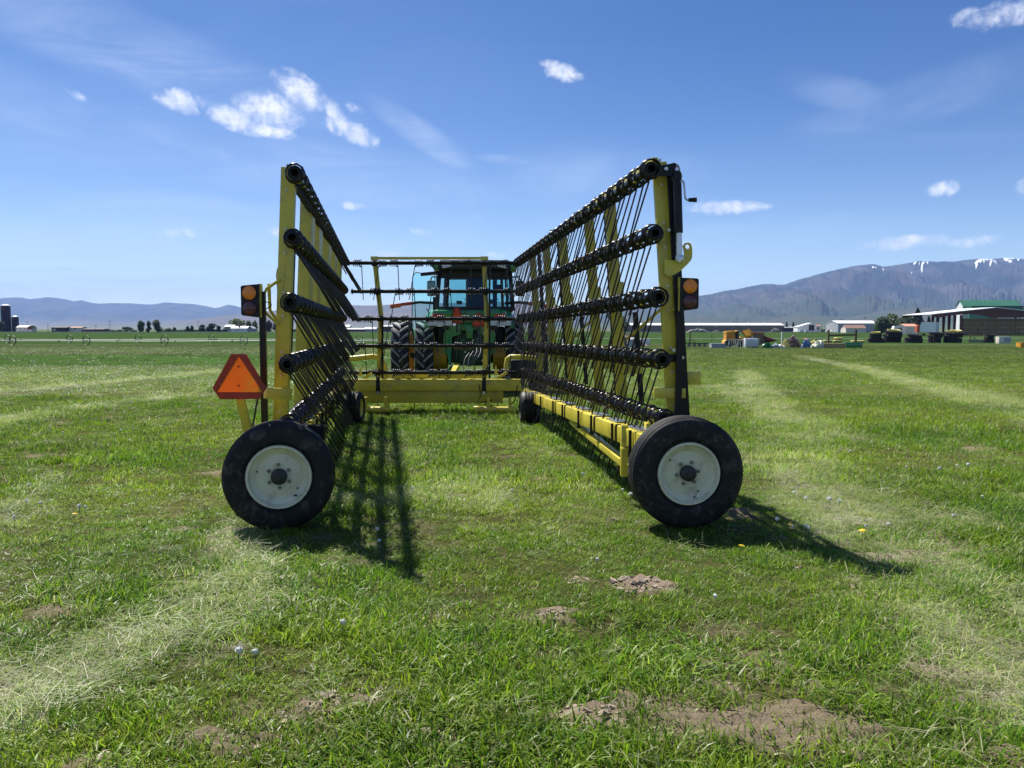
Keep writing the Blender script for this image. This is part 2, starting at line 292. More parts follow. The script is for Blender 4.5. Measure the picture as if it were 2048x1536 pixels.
# ------------------------------------------------------------------ mesh builder
OFF = {}
class MB:
    def __init__(s): s.v = []; s.f = []; s.mi = []; s.cur = 0
    def m(s, i): s.cur = i; return s
    def add(s, vs, fs, M=None):
        n = len(s.v)
        s.v.extend([(M @ Vector(q)) if M is not None else Vector(q) for q in vs])
        s.f.extend([tuple(i + n for i in f) for f in fs]); s.mi.extend([s.cur] * len(fs)); return s
    def box(s, c, d, rot=None, bev=0.0):
        x, y, z = d[0] / 2, d[1] / 2, d[2] / 2
        M = Matrix.Translation(Vector(c)) @ (Euler(rot).to_matrix().to_4x4() if rot else Matrix())
        if bev <= 0:
            vs = [(a * x, b * y, e * z) for e in (-1, 1) for b in (-1, 1) for a in (-1, 1)]
            return s.add(vs, [(0, 2, 3, 1), (4, 5, 7, 6), (0, 1, 5, 4), (2, 6, 7, 3), (0, 4, 6, 2), (1, 3, 7, 5)], M)
        b = min(bev, x * .9, y * .9, z * .9)
        bm = bmesh.new(); bmesh.ops.create_cube(bm, size=1); bmesh.ops.scale(bm, vec=(2 * x, 2 * y, 2 * z), verts=bm.verts)
        bmesh.ops.bevel(bm, geom=bm.edges[:], offset=b, segments=2, affect='EDGES', profile=.6)
        bm.verts.index_update()
        s.add([v.co.copy() for v in bm.verts], [tuple(v.index for v in f.verts) for f in bm.faces], M); bm.free(); return s
    def beam(s, p0, p1, w, h, up=(0, 0, 1), bev=0.0):
        """rectangular bar from p0 to p1; w sideways, h along 'up'"""
        p0 = Vector(p0); p1 = Vector(p1); d = p1 - p0; L = d.length; d.normalize()
        sd = d.cross(Vector(up));
        if sd.length < 1e-4: sd = d.cross(Vector((1, 0, 0)))
        sd.normalize(); u = sd.cross(d).normalized()
        M = Matrix((sd, d, u)).transposed().to_4x4(); M.translation = (p0 + p1) / 2
        t = MB(); t.box((0, 0, 0), (w, L, h), bev=bev); return s.add(t.v, t.f, M)
    def tube(s, pts, r, seg=8, cap=True, closed=False):
        pts = [Vector(p) for p in pts]; n = len(pts); rr = r if isinstance(r, (list, tuple)) else [r] * n
        vs = []; fs = []; prev = None
        for i, p in enumerate(pts):
            if closed: d = pts[(i + 1) % n] - pts[i - 1]
            else: d = pts[min(i + 1, n - 1)] - pts[max(i - 1, 0)]
            d.normalize()
            if prev is None:
                a = d.cross(Vector((0, 0, 1)));
                if a.length < .1: a = d.cross(Vector((1, 0, 0)))
            else: a = prev - d * prev.dot(d)
            a.normalize(); prev = a; b = d.cross(a)
            for k in range(seg):
                t = 2 * math.pi * k / seg; vs.append(p + (a * math.cos(t) + b * math.sin(t)) * rr[i])
        m = n if closed else n - 1
        for i in range(m):
            for k in range(seg):
                k2 = (k + 1) % seg; j = (i + 1) % n
                fs.append((i * seg + k, i * seg + k2, j * seg + k2, j * seg + k))
        if cap and not closed:
            fs.append(tuple(range(seg - 1, -1, -1))); fs.append(tuple((n - 1) * seg + k for k in range(seg)))
        return s.add(vs, fs)
    def cyl(s, p0, p1, r, seg=16, r1=None): return s.tube([p0, p1], [r, r if r1 is None else r1], seg)
    def lathe(s, prof, M=None, seg=48, close=False):
        """profile of (radius, height); axis = local z, placed by M"""
        vs = []; fs = []; n = len(prof)
        for r, z in prof:
            for k in range(seg):
                t = 2 * math.pi * k / seg; vs.append((r * math.cos(t), r * math.sin(t), z))
        for i in range(n if close else n - 1):
            for k in range(seg):
                k2 = (k + 1) % seg; j = (i + 1) % n
                fs.append((i * seg + k, i * seg + k2, j * seg + k2, j * seg + k))
        return s.add(vs, fs, M)
    def prism(s, poly, M, t):
        """polygon in local xy extruded along local z by t, placed by M"""
        n = len(poly); vs = [(x, y, 0) for x, y in poly] + [(x, y, t) for x, y in poly]
        fs = [tuple(range(n - 1, -1, -1)), tuple(range(n, 2 * n))] + [(i, (i + 1) % n, n + (i + 1) % n, n + i) for i in range(n)]
        return s.add(vs, fs, M)
    def build(s, name, mats, parent=None, smooth=None, off=None, me_name=None):
        me = bpy.data.meshes.new(me_name or name)
        o0 = off if off is not None else (OFF.get(parent.name, Vector()) if parent else Vector())
        me.from_pydata([tuple(v - o0) for v in s.v], [], s.f)
        for q in (mats if isinstance(mats, (list, tuple)) else [mats]): me.materials.append(q)
        if any(s.mi): me.polygons.foreach_set('material_index', s.mi)
        bm = bmesh.new(); bm.from_mesh(me); bmesh.ops.recalc_face_normals(bm, faces=bm.faces); bm.to_mesh(me); bm.free()
        if smooth:
            me.polygons.foreach_set('use_smooth', [True] * len(me.polygons)); me.set_sharp_from_angle(angle=R(smooth))
        ob = bpy.data.objects.new(name, me); COL.objects.link(ob)
        if parent: ob.parent = parent; OFF[ob.name] = o0
        return ob
def tag(o, label=None, cat=None, group=None, kind=None):
    if label: o['label'] = label
    if cat: o['category'] = cat
    if group: o['group'] = group
    if kind: o['kind'] = kind
    return o
def thing(name, loc, label, cat, group=None, rz=0, local=False):
    o = bpy.data.objects.new(name, None); COL.objects.link(o); o.location = loc; o.rotation_euler = (0, 0, rz); o.empty_display_size = .3
    OFF[o.name] = Vector((0, 0, 0)) if local else Vector(loc)
    return tag(o, label, cat, group)
def place(name, me, parent, loc=(0, 0, 0), rot=(0, 0, 0), scale=(1, 1, 1)):
    ob = bpy.data.objects.new(name, me); COL.objects.link(ob); ob.parent = parent; ob.location = loc; ob.rotation_euler = rot; ob.scale = scale
    return ob
CH = {}
def copy_thing(src, loc, rz=0, label=None, scale=None):
    c = src.copy(); COL.objects.link(c); c.location = loc; c.rotation_euler = (0, 0, rz)
    if scale: c.scale = (scale,) * 3
    if label: c['label'] = label
    for ch in [o for o in bpy.data.objects if o.parent == src]:
        d = ch.copy(); COL.objects.link(d); d.parent = c
        for g2 in [o for o in bpy.data.objects if o.parent == ch]:
            e = g2.copy(); COL.objects.link(e); e.parent = d
    return c
# ================================================================== ground masks
def PL(pts): return [(G(a, b).x, G(a, b).y) for a, b in pts]
HAY = [  # polyline in metres, half width, strength
    (PL([(-60, 1475), (110, 1385), (270, 1300), (390, 1225), (470, 1140), (500, 1070)]), .26, 1.0),
    (PL([(430, 1310), (480, 1230), (540, 1180)]), .14, .6),
    (PL([(2120, 1400), (2010, 1290), (1960, 1230), (1850, 1160), (1740, 1080), (1660, 1000), (1610, 930), (1570, 860), (1530, 800), (1490, 745)]), .52, .95),
    (PL([(1500, 905), (1620, 955), (1700, 1000)]), .5, .6),
    (PL([(1440, 770), (1560, 830), (1650, 880)]), .6, .6),
    (PL([(2140, 850), (2048, 822), (1900, 785), (1790, 755), (1690, 730), (1600, 712)]), .75, .9),
    (PL([(-60, 862), (60, 838), (180, 815), (290, 803), (380, 795)]), .40, .9),
    (PL([(-60, 790), (80, 778), (220, 765), (330, 755), (420, 745)]), .55, .75),
    (PL([(800, 900), (900, 950), (980, 1010), (860, 1000)]), .35, .55),
    (PL([(640, 1000), (760, 1015), (880, 1000)]), .22, .7),
    (PL([(1980, 1060), (1850, 1030), (1720, 1040)]), .30, .6),
    (PL([(0, 1050), (70, 1010), (120, 960)]), .20, .4),
]
SOIL = [(G(a, b), r * .50, s) for a, b, r, s in [
    (1190, 1440, .30, .95), (1270, 1420, .16, .7), (650, 1412, .22, .9), (740, 1400, .2, .85), (560, 1440, .16, .6), (430, 1480, .2, .7), (880, 1470, .14, .7), (520, 1500, .15, .7), (1105, 1235, .20, .9),
    (1284, 1174, .34, 1.0), (1440, 1375, .12, .8), (1660, 1375, .15, .75), (1840, 1335, .18, .8), (1925, 1340, .12, .7), (1370, 1320, .12, .7), (1730, 1200, .2, .6), (1600, 1140, .12, .5),
    (1540, 1485, .16, .75), (1310, 1480, .18, .75), (1660, 1500, .16, .7), (1150, 1165, .14, .6), (940, 1300, .14, .7), (230, 1165, .16, .6), (360, 1060, .2, .6), (1560, 1075, .16, .6), (1750, 1050, .3, .7),
    (1230, 1040, .12, .5), (1490, 925, .3, .5), (1600, 985, .3, .4), (1690, 1170, .2, .6), (980, 850, .35, .5), (2010, 985, .25, .6), (1960, 1500, .2, .6), (980, 1420, .1, .5), (200, 1510, .14, .5)]]
def hay_mask(x, y):
    x = np.asarray(x, float); y = np.asarray(y, float); out = np.zeros_like(x)
    nx = (fbm(x * 1.3, y * 1.3, 5) - .5); ny = (fbm(x * 1.3, y * 1.3, 9) - .5)
    xx = x + nx * .5; yy = y + ny * .5
    for pts, w, s in HAY:
        d = np.full(x.shape, 1e9)
        for (ax, ay), (bx, by) in zip(pts[:-1], pts[1:]):
            vx, vy = bx - ax, by - ay; L = vx * vx + vy * vy + 1e-9
            t = np.clip(((xx - ax) * vx + (yy - ay) * vy) / L, 0, 1)
            d = np.minimum(d, np.hypot(xx - ax - t * vx, yy - ay - t * vy))
        out = np.maximum(out, s * (1 - sstep(w * .35, w * 1.25, d)))
    return out * (.38 + .95 * sstep(.36, .60, fbm(x * 2.1, y * 1.3, 31)) * (.45 + .55 * sstep(.40, .58, fbm(x * 7.5, y * 5.0, 33))))
def soil_mask(x, y):
    x = np.asarray(x, float); y = np.asarray(y, float); out = np.zeros_like(x)
    wx = x + (fbm(x * 7, y * 7, 51) - .5) * .28; wy = y + (fbm(x * 7, y * 7, 57) - .5) * .28
    for p, r, s in SOIL:
        d = np.hypot(wx - p.x, (wy - p.y))
        out = np.maximum(out, s * (1 - sstep(r * .5, r * 1.15, d)))
    rnd = sstep(.66, .76, fbm(x * 1.7, y * 1.7, 77, 5)) * sstep(24, 14, y) * .7
    thin = .40 * sstep(.50, .62, fbm(x * 6.5, y * 6.5, 71, 5)) * sstep(.40, .60, fbm(x * .75 + 3, y * .75, 73)) * sstep(9, 4.5, y)
    return np.clip(np.maximum(np.maximum(out, rnd), thin), 0, 1)
def lush_mask(x, y):
    """strip of taller dark lucerne along the far left of the mown part"""
    m = sstep(38, 46, y + 3 * (fbm(x * .15, y * .15, 3) - .5)) * (1 - sstep(72, 86, y + 8 * (fbm(x * .1, y * .1, 8) - .5)))
    return m * (1 - sstep(-8, 6, x))

def build_ground():
    ys = [-9000, -3000, -1000, -400, -150, -60, -30, -16, -9, -5, -2.5, -1, 0, .8, 1.4]
    y = 1.9
    while y < 15000: ys.append(y); y *= 1.0065 if y < 30 else (1.012 if y < 200 else 1.05)
    ys = np.array(ys); n = 330; t = np.linspace(-1, 1, n)
    w = 60 + 1.7 * np.abs(ys); b = np.arcsinh(w / 3.0)
    X = 3.0 * np.sinh(b[:, None] * t[None, :]); Y = np.repeat(ys[:, None], n, 1)
    Z = gz(Y)
    near = (Y < 40)
    bump = (fbm(X * 1.1, Y * 1.1, 1) - .5) * .05 + (fbm(X * 5, Y * 5, 2) - .5) * .018
    sm = soil_mask(X, Y); hm = hay_mask(X, Y)
    Z = Z + bump * sstep(60, 25, Y)
    # clods in the bare places
    Z = Z + sm * (np.maximum(0, fbm(X * 16, Y * 16, 21, 4) - .45)) * .16 * sstep(12, 7, Y)
    m = MB()
    R0, C0 = X.shape
    me = bpy.data.meshes.new('ground')
    vs = np.stack([X, Y, Z], -1).reshape(-1, 3)
    idx = np.arange(R0 * C0).reshape(R0, C0)
    q = np.stack([idx[:-1, :-1], idx[:-1, 1:], idx[1:, 1:], idx[1:, :-1]], -1).reshape(-1, 4)
    me.vertices.add(len(vs)); me.vertices.foreach_set('co', vs.ravel())
    me.loops.add(q.size); me.loops.foreach_set('vertex_index', q.ravel())
    me.polygons.add(len(q)); me.polygons.foreach_set('loop_start', np.arange(len(q)) * 4); me.polygons.foreach_set('loop_total', np.full(len(q), 4))
    me.update(); me.validate(); me.polygons.foreach_set('use_smooth', [True] * len(me.polygons))
    # colour by zone (the plants' own colours)
    x, yv = X.ravel(), Y.ravel()
    near_c = np.array([.080, .082, .030]); mid_c = np.array([.078, .112, .024]); oliv = np.array([.072, .078, .040]); far_c = np.array([.038, .072, .022]); lush = np.array([.046, .090, .022])
    a = sstep(10, 34, yv)[:, None]; c = near_c * (1 - a) + mid_c * a
    ol = (sstep(55, 95, yv) * (.35 + .65 * sstep(.35, .6, fbm(x * .03, yv * .05, 40))))[:, None]; c = c * (1 - ol) + oliv * ol
    strp = sstep(.5, .7, fbm(x * .02 + 7, yv * .12, 44))[:, None] * sstep(25, 50, yv)[:, None] * .5; c = c * (1 - strp) + np.array([.05, .078, .024]) * strp
    lm = lush_mask(x, yv)[:, None]; c = c * (1 - lm) + lush * lm
    fm = sstep(150, 160, yv + 2 * (fbm(x * .2, yv * .2, 60) - .5))[:, None]; c = c * (1 - fm) + far_c * fm
    # darker tall rim of grass just this side of the far field
    rim = (sstep(104, 112, yv) * (1 - sstep(140, 152, yv)))[:, None] * .75; c = c * (1 - rim) + np.array([.040, .066, .022]) * rim
    vf = sstep(900, 1300, yv)[:, None]; c = c * (1 - vf) + np.array([.11, .13, .06]) * vf
    ca = np.ones((len(vs), 4), np.float32); ca[:, :3] = c
    for nm, arr in (('hay', hm.ravel()), ('soil', sm.ravel())):
        at = me.attributes.new(nm, 'FLOAT', 'POINT'); at.data.foreach_set('value', arr.astype(np.float32))
    at = me.attributes.new('gc', 'FLOAT_COLOR', 'POINT'); at.data.foreach_set('color', ca.ravel())
    ob = bpy.data.objects.new('ground', me); COL.objects.link(ob); ob['kind'] = 'structure'
    M = bpy.data.materials.new('field_ground'); M.use_nodes = True; g = NT(M.node_tree); g.n.clear()
    out = g.new('ShaderNodeOutputMaterial'); bs = g.new('ShaderNodeBsdfPrincipled')
    geo = g.new('ShaderNodeNewGeometry').outputs['Position']
    def attr(n_):
        nd = g.new('ShaderNodeAttribute'); nd.attribute_name = n_; return nd
    base = attr('gc').outputs['Color']; hay = attr('hay').outputs['Fac']; soil = attr('soil').outputs['Fac']
    f1 = g.noise(geo, .9, 10, .72); f2 = g.noise(geo, 14, 8, .7); f3 = g.noise(geo, .12, 6, .6)
    mps = g.new('ShaderNodeMapping'); g.l.new(geo, mps.inputs[0]); mps.inputs['Rotation'].default_value = (0, 0, R(6)); mps.inputs['Scale'].default_value = (.5, .07, 1)
    f4 = g.noise(mps.outputs[0], 1.2, 6, .65)
    k = g.math('ADD', g.ramp(f1, .25, .75, .62, 1.30), g.ramp(f2, .3, .7, -.28, .30))
    k = g.math('MULTIPLY', k, g.ramp(f3, .3, .7, .84, 1.16)); k = g.math('MULTIPLY', k, g.ramp(f4, .3, .7, .85, 1.15))
    c = g.vmath('SCALE', base, scale=k)
    # straw among the green
    c = g.mix(g.math('MULTIPLY', g.ramp(g.noise(geo, 5, 9, .75), .56, .70), .45), c, (.20, .19, .09, 1))
    soilc = g.mix(f2, (.14, .105, .075, 1), (.36, .285, .21, 1))
    c = g.mix(g.math('MULTIPLY', soil, 1.0, clamp=True), c, soilc)
    hayc = g.mix(g.ramp(g.noise(geo, 25, 6, .7), .3, .7), (.17, .17, .11, 1), (.44, .42, .33, 1))
    c = g.mix(g.math('MULTIPLY', hay, g.ramp(g.noise(geo, 7, 9, .8), .38, .60, .25, 1.0)), c, hayc)
    g.set(bs.inputs['Base Color'], c); bs.inputs['Roughness'].default_value = .9; bs.inputs['Specular IOR Level'].default_value = .0
    bp = g.new('ShaderNodeBump'); bp.inputs['Strength'].default_value = .8; bp.inputs['Distance'].default_value = .05
    g.set(bp.inputs['Height'], g.math('ADD', f2, g.math('MULTIPLY', f1, .6))); g.l.new(bp.outputs[0], bs.inputs['Normal'])
    g.l.new(bs.outputs[0], out.inputs[0]); me.materials.append(M)
    return ob
ground = build_ground()
def ground_z(x, y):
    x = np.asarray(x, float); y = np.asarray(y, float)
    return gz(y) + ((fbm(x * 1.1, y * 1.1, 1) - .5) * .05 + (fbm(x * 5, y * 5, 2) - .5) * .018) * sstep(60, 25, y)

# ================================================================== grass
def blade_material():
    M = bpy.data.materials.new('grass_blade'); M.use_nodes = True; g = NT(M.node_tree); g.n.clear()
    out = g.new('ShaderNodeOutputMaterial'); b = g.new('ShaderNodeBsdfPrincipled'); t = g.new('ShaderNodeBsdfTranslucent'); mx = g.new('ShaderNodeMixShader')
    at = g.new('ShaderNodeAttribute'); at.attribute_name = 'tint'; at.attribute_type = 'INSTANCER'
    ta = g.new('ShaderNodeAttribute'); ta.attribute_name = 'bl'; ta.attribute_type = 'GEOMETRY'
    sp = g.new('ShaderNodeSeparateXYZ'); g.l.new(at.outputs['Vector'], sp.inputs[0])    # x: hue, y: dryness, z: value
    hue = g.math('ADD', sp.outputs[0], g.math('MULTIPLY', g.math('SUBTRACT', ta.outputs['Fac'], .5), .7), clamp=True)
    c = g.mix(hue, (.095, .215, .018, 1), (.355, .430, .035, 1))
    dry = g.ramp(g.math('ADD', sp.outputs[1], g.math('MULTIPLY', g.math('SUBTRACT', ta.outputs['Fac'], .5), .9)), .42, .62)
    c = g.mix(dry, c, g.mix(hue, (.27, .29, .13, 1), (.45, .43, .27, 1)))
    c = g.vmath('SCALE', c, scale=sp.outputs[2])
    g.set(b.inputs['Base Color'], c); b.inputs['Roughness'].default_value = .42; b.inputs['Specular IOR Level'].default_value = .22
    g.set(t.inputs[0], g.vmath('MULTIPLY', c, (1.1, 1.25, .7)))
    mx.inputs[0].default_value = .45; g.l.new(b.outputs[0], mx.inputs[1]); g.l.new(t.outputs[0], mx.inputs[2]); g.l.new(mx.outputs[0], out.inputs[0])
    return M
BLADE = blade_material()
def tuft_mesh(name, n, rad, h, w, lean, segs=2, flat=0.0, rs=1):
    r = random.Random(rs); vs = []; fs = []; tv = []
    for _ in range(n):
        a = r.uniform(0, 2 * math.pi); q = rad * math.sqrt(r.random()); bx, by = q * math.cos(a), q * math.sin(a)
        hd = r.uniform(0, 2 * math.pi); L = h * r.uniform(.45, 1.2); ww = w * r.uniform(.55, 1.3); ln = lean * r.uniform(.3, 1.6)
        tilt = r.uniform(.1, .6) + (flat and r.uniform(flat * .8, 1.35)); twist = r.uniform(-.7, .7); tv0 = r.random()
        px, py = -math.sin(hd + twist), math.cos(hd + twist); dx, dy = math.cos(hd), math.sin(hd)
        x, y, z = bx, by, -.006 + (r.uniform(0, .03) if flat else 0); base = len(vs); el = math.pi / 2 - tilt
        for k in range(segs + 1):
            t = k / segs; wk = ww * (1 - t) ** .7 * (.75 if k == 0 else 1) / 2
            if k < segs: vs += [(x - px * wk, y - py * wk, z), (x + px * wk, y + py * wk, z)]; tv += [tv0, tv0]
            else: vs.append((x, y, z)); tv.append(tv0)
            st = L / segs; x += dx * math.cos(el) * st; y += dy * math.cos(el) * st; z += math.sin(el) * st; el -= ln
            if flat: z = max(z, .002)
        for k in range(segs - 1):
            b0 = base + 2 * k; fs.append((b0, b0 + 1, b0 + 3, b0 + 2))
        b0 = base + 2 * (segs - 1); fs.append((b0, b0 + 1, b0 + 2))
    me = bpy.data.meshes.new(name); me.from_pydata(vs, [], fs)
    at = me.attributes.new('bl', 'FLOAT', 'POINT'); at.data.foreach_set('value', np.array(tv, np.float32))
    me.materials.append(BLADE); me.polygons.foreach_set('use_smooth', [True] * len(me.polygons))
    return me
def scatter(objname, meshes, pts, rot, scl, tint, var):
    """one object of kind 'stuff' that instances tuft meshes on points"""
    src = bpy.data.collections.new(objname + '_tufts')
    for i, me in enumerate(meshes):
        o = bpy.data.objects.new('tuft', me); o.name = 'tuft_%02d' % i; src.objects.link(o)
    me = bpy.data.meshes.new(objname); me.vertices.add(len(pts)); me.vertices.foreach_set('co', np.asarray(pts, np.float32).ravel())
    for nm, ty, fld, arr in (('rot', 'FLOAT_VECTOR', 'vector', rot), ('scl', 'FLOAT_VECTOR', 'vector', scl), ('tint', 'FLOAT_VECTOR', 'vector', tint)):
        at = me.attributes.new(nm, ty, 'POINT'); at.data.foreach_set(fld, np.asarray(arr, np.float32).ravel())
    at = me.attributes.new('var', 'INT', 'POINT'); at.data.foreach_set('value', np.asarray(var, np.int32))
    ob = bpy.data.objects.new(objname, me); COL.objects.link(ob); ob['kind'] = 'stuff'
    ng = bpy.data.node_groups.new(objname + '_nodes', 'GeometryNodeTree')
    ng.interface.new_socket('Geometry', in_out='INPUT', socket_type='NodeSocketGeometry'); ng.interface.new_socket('Geometry', in_out='OUTPUT', socket_type='NodeSocketGeometry')
    N = ng.nodes; gi = N.new('NodeGroupInput'); go = N.new('NodeGroupOutput')
    m2p = N.new('GeometryNodeMeshToPoints'); iop = N.new('GeometryNodeInstanceOnPoints'); ci = N.new('GeometryNodeCollectionInfo')
    ci.inputs['Collection'].default_value = src; ci.inputs['Separate Children'].default_value = True; ci.inputs['Reset Children'].default_value = True
    def na(n_, t):
        nd = N.new('GeometryNodeInputNamedAttribute'); nd.data_type = t; nd.inputs['Name'].default_value = n_
        return [o for o in nd.outputs if o.enabled and o.name == 'Attribute'][0]
    L = ng.links; L.new(gi.outputs[0], m2p.inputs['Mesh']); L.new(m2p.outputs[0], iop.inputs['Points']); L.new(ci.outputs[0], iop.inputs['Instance'])
    iop.inputs['Pick Instance'].default_value = True; L.new(na('var', 'INT'), iop.inputs['Instance Index'])
    L.new(na('rot', 'FLOAT_VECTOR'), iop.inputs['Rotation']); L.new(na('scl', 'FLOAT_VECTOR'), iop.inputs['Scale']); L.new(iop.outputs[0], go.inputs[0])
    md = ob.modifiers.new('scatter', 'NODES'); md.node_group = ng
    return ob
def field_points(y0, y1, dens, extra=3.0):
    """uniform random points in the trapezoid the place needs between two distances"""
    out = []
    w1 = .68 * y1 + extra; n = int((y1 - y0) * 2 * w1 * dens)
    y = rng.uniform(y0, y1, n); x = rng.uniform(-w1, w1, n); k = np.abs(x) < .68 * y + extra
    return x[k], y[k]
def grass():
    ms = [tuft_mesh('grass_tuft', 26, .075, .050 * (.8 + .09 * i), .0060, .28 + .05 * (i % 3), 3, 0, 100 + i) for i in range(8)]
    ms += [tuft_mesh('flat_tuft', 22, .08, .055, .007, .35, 2, .6, 200 + i) for i in range(4)]
    mf = [tuft_mesh('far_tuft', 24, .16, .085, .012, .4, 2, .25, 300 + i) for i in range(6)]
    ml = [tuft_mesh('far_clump', 26, .34, .15, .028, .4, 2, .2, 400 + i) for i in range(5)]
    def one(name, meshes, x, y, s0, shape):
        sm = soil_mask(x, y); hm = hay_mask(x, y)
        gap = sstep(.30, .44, fbm(x * 3.1, y * 3.1, 88))
        keep = rng.random(len(x)) < (1 - .86 * sstep(.2, .95, sm)) * (.34 + .66 * gap) * (1 - .9 * lush_mask(x, y))
        x, y, sm, hm = x[keep], y[keep], sm[keep], hm[keep]
        z = ground_z(x, y); n = len(x)
        tall = fbm(x * .9, y * .9, 15); tall2 = fbm(x * 3.5, y * 3.5, 19)
        s = s0 * (.55 + .75 * sstep(.3, .7, tall) + .35 * (tall2 - .5)) * rng.uniform(.75, 1.25, n)
        lm = lush_mask(x, y); s = s * (1 + .5 * lm)
        s = s * (1 - .4 * sm)
        hue = np.clip(.15 + 1.1 * (fbm(x * .55, y * .55, 25) - .32) + .5 * (fbm(x * 4, y * 4, 26) - .5) + rng.normal(0, .10, n), 0, 1) * (1 - .7 * lm)
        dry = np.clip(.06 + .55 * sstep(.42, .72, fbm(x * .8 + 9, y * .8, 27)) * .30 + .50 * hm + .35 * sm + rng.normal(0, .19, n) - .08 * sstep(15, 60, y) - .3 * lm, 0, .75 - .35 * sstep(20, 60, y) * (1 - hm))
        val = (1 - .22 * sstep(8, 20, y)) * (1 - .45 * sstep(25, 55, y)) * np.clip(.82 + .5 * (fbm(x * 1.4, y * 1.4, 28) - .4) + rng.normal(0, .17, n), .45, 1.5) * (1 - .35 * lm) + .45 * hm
        rot = np.stack([rng.normal(0, .12, n), rng.normal(0, .12, n), rng.uniform(0, 6.283, n)], -1)
        scl = np.stack([s * .9 + .25 * s0, s * .9 + .25 * s0, s * rng.uniform(.8, 1.2, n)], -1)
        var = rng.integers(0, len(meshes), n)
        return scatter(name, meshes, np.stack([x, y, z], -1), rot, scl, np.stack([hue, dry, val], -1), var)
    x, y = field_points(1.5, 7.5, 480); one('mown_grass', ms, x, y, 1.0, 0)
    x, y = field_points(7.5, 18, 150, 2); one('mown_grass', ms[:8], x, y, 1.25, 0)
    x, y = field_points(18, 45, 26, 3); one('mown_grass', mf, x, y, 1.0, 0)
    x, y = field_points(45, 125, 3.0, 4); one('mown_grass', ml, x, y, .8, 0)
grass()
def cut_hay():
    ms = [tuft_mesh('straw_bunch', 16, .12, .14, .0030, .12, 3, 1.15, 500 + i) for i in range(6)]
    X = []; Y = []
    for y0, y1, d in ((1.5, 8, 175), (8, 20, 105), (20, 45, 24)):
        x, y = field_points(y0, y1, d, 2); k = rng.random(len(x)) < np.clip(hay_mask(x, y) * 1.15, 0, 1) ; X.append(x[k]); Y.append(y[k])
        x, y = field_points(y0, y1, d * .05, 2); X.append(x); Y.append(y)     # stray stalks everywhere
    x = np.concatenate(X); y = np.concatenate(Y); n = len(x); hm = hay_mask(x, y)
    z = ground_z(x, y) + rng.uniform(0, .035, n) + .03 * hm
    rot = np.stack([rng.normal(0, .22, n), rng.normal(0, .22, n), rng.uniform(0, 6.283, n)], -1)
    s = rng.uniform(.6, 1.35, n) * (1 + .03 * np.maximum(0, y - 8)); scl = np.stack([s, s, s], -1)
    tint = np.stack([rng.uniform(0, 1, n), np.clip(rng.normal(.82, .22, n), .3, 1.2), rng.uniform(.8, 1.25, n)], -1)
    scatter('cut_hay', ms, np.stack([x, y, z], -1), rot, scl, tint, rng.integers(0, 6, n))
cut_hay()
def soil_clods():
    m = MB(); r = random.Random(5)
    for p, rad, s in SOIL:
        if p.y > 7: continue
        n = int(85 * rad / .15 * s)
        for _ in range(n):
            a = r.uniform(0, 6.283); q = rad * 1.0 * math.sqrt(r.random()); x = p.x + q * math.cos(a); y = p.y + q * math.sin(a) * .9
            sz = r.choice([.004, .005, .006, .008, .011, .015]) * (1.5 if abs(p.x - SOIL[9][0].x) < .01 and r.random() < .5 else 1)
            z = float(ground_z(x, y)) + sz * .3 + (.03 * (1 - q / rad) if rad < .18 and s >= .9 else 0)
            vs = [(math.cos(t) * sz * r.uniform(.7, 1.3), math.sin(t) * sz * r.uniform(.7, 1.3), zz * sz * r.uniform(.6, 1)) for zz in (-.4, .5) for t in (0.3, 1.5, 2.8, 4.0, 5.2)]
            fs = [(0, 1, 6, 5), (1, 2, 7, 6), (2, 3, 8, 7), (3, 4, 9, 8), (4, 0, 5, 9), (5, 6, 7, 8, 9)]
            m.add(vs, fs, Matrix.Translation((x, y, z)) @ Euler((r.uniform(-.5, .5), r.uniform(-.5, .5), r.uniform(0, 6))).to_matrix().to_4x4())
    o = m.build('soil_clods', mat('dry_soil', (.31, .245, .18), .95, var=.35, nscale=20, bump=.6, bscale=120)); o['kind'] = 'stuff'
soil_clods()

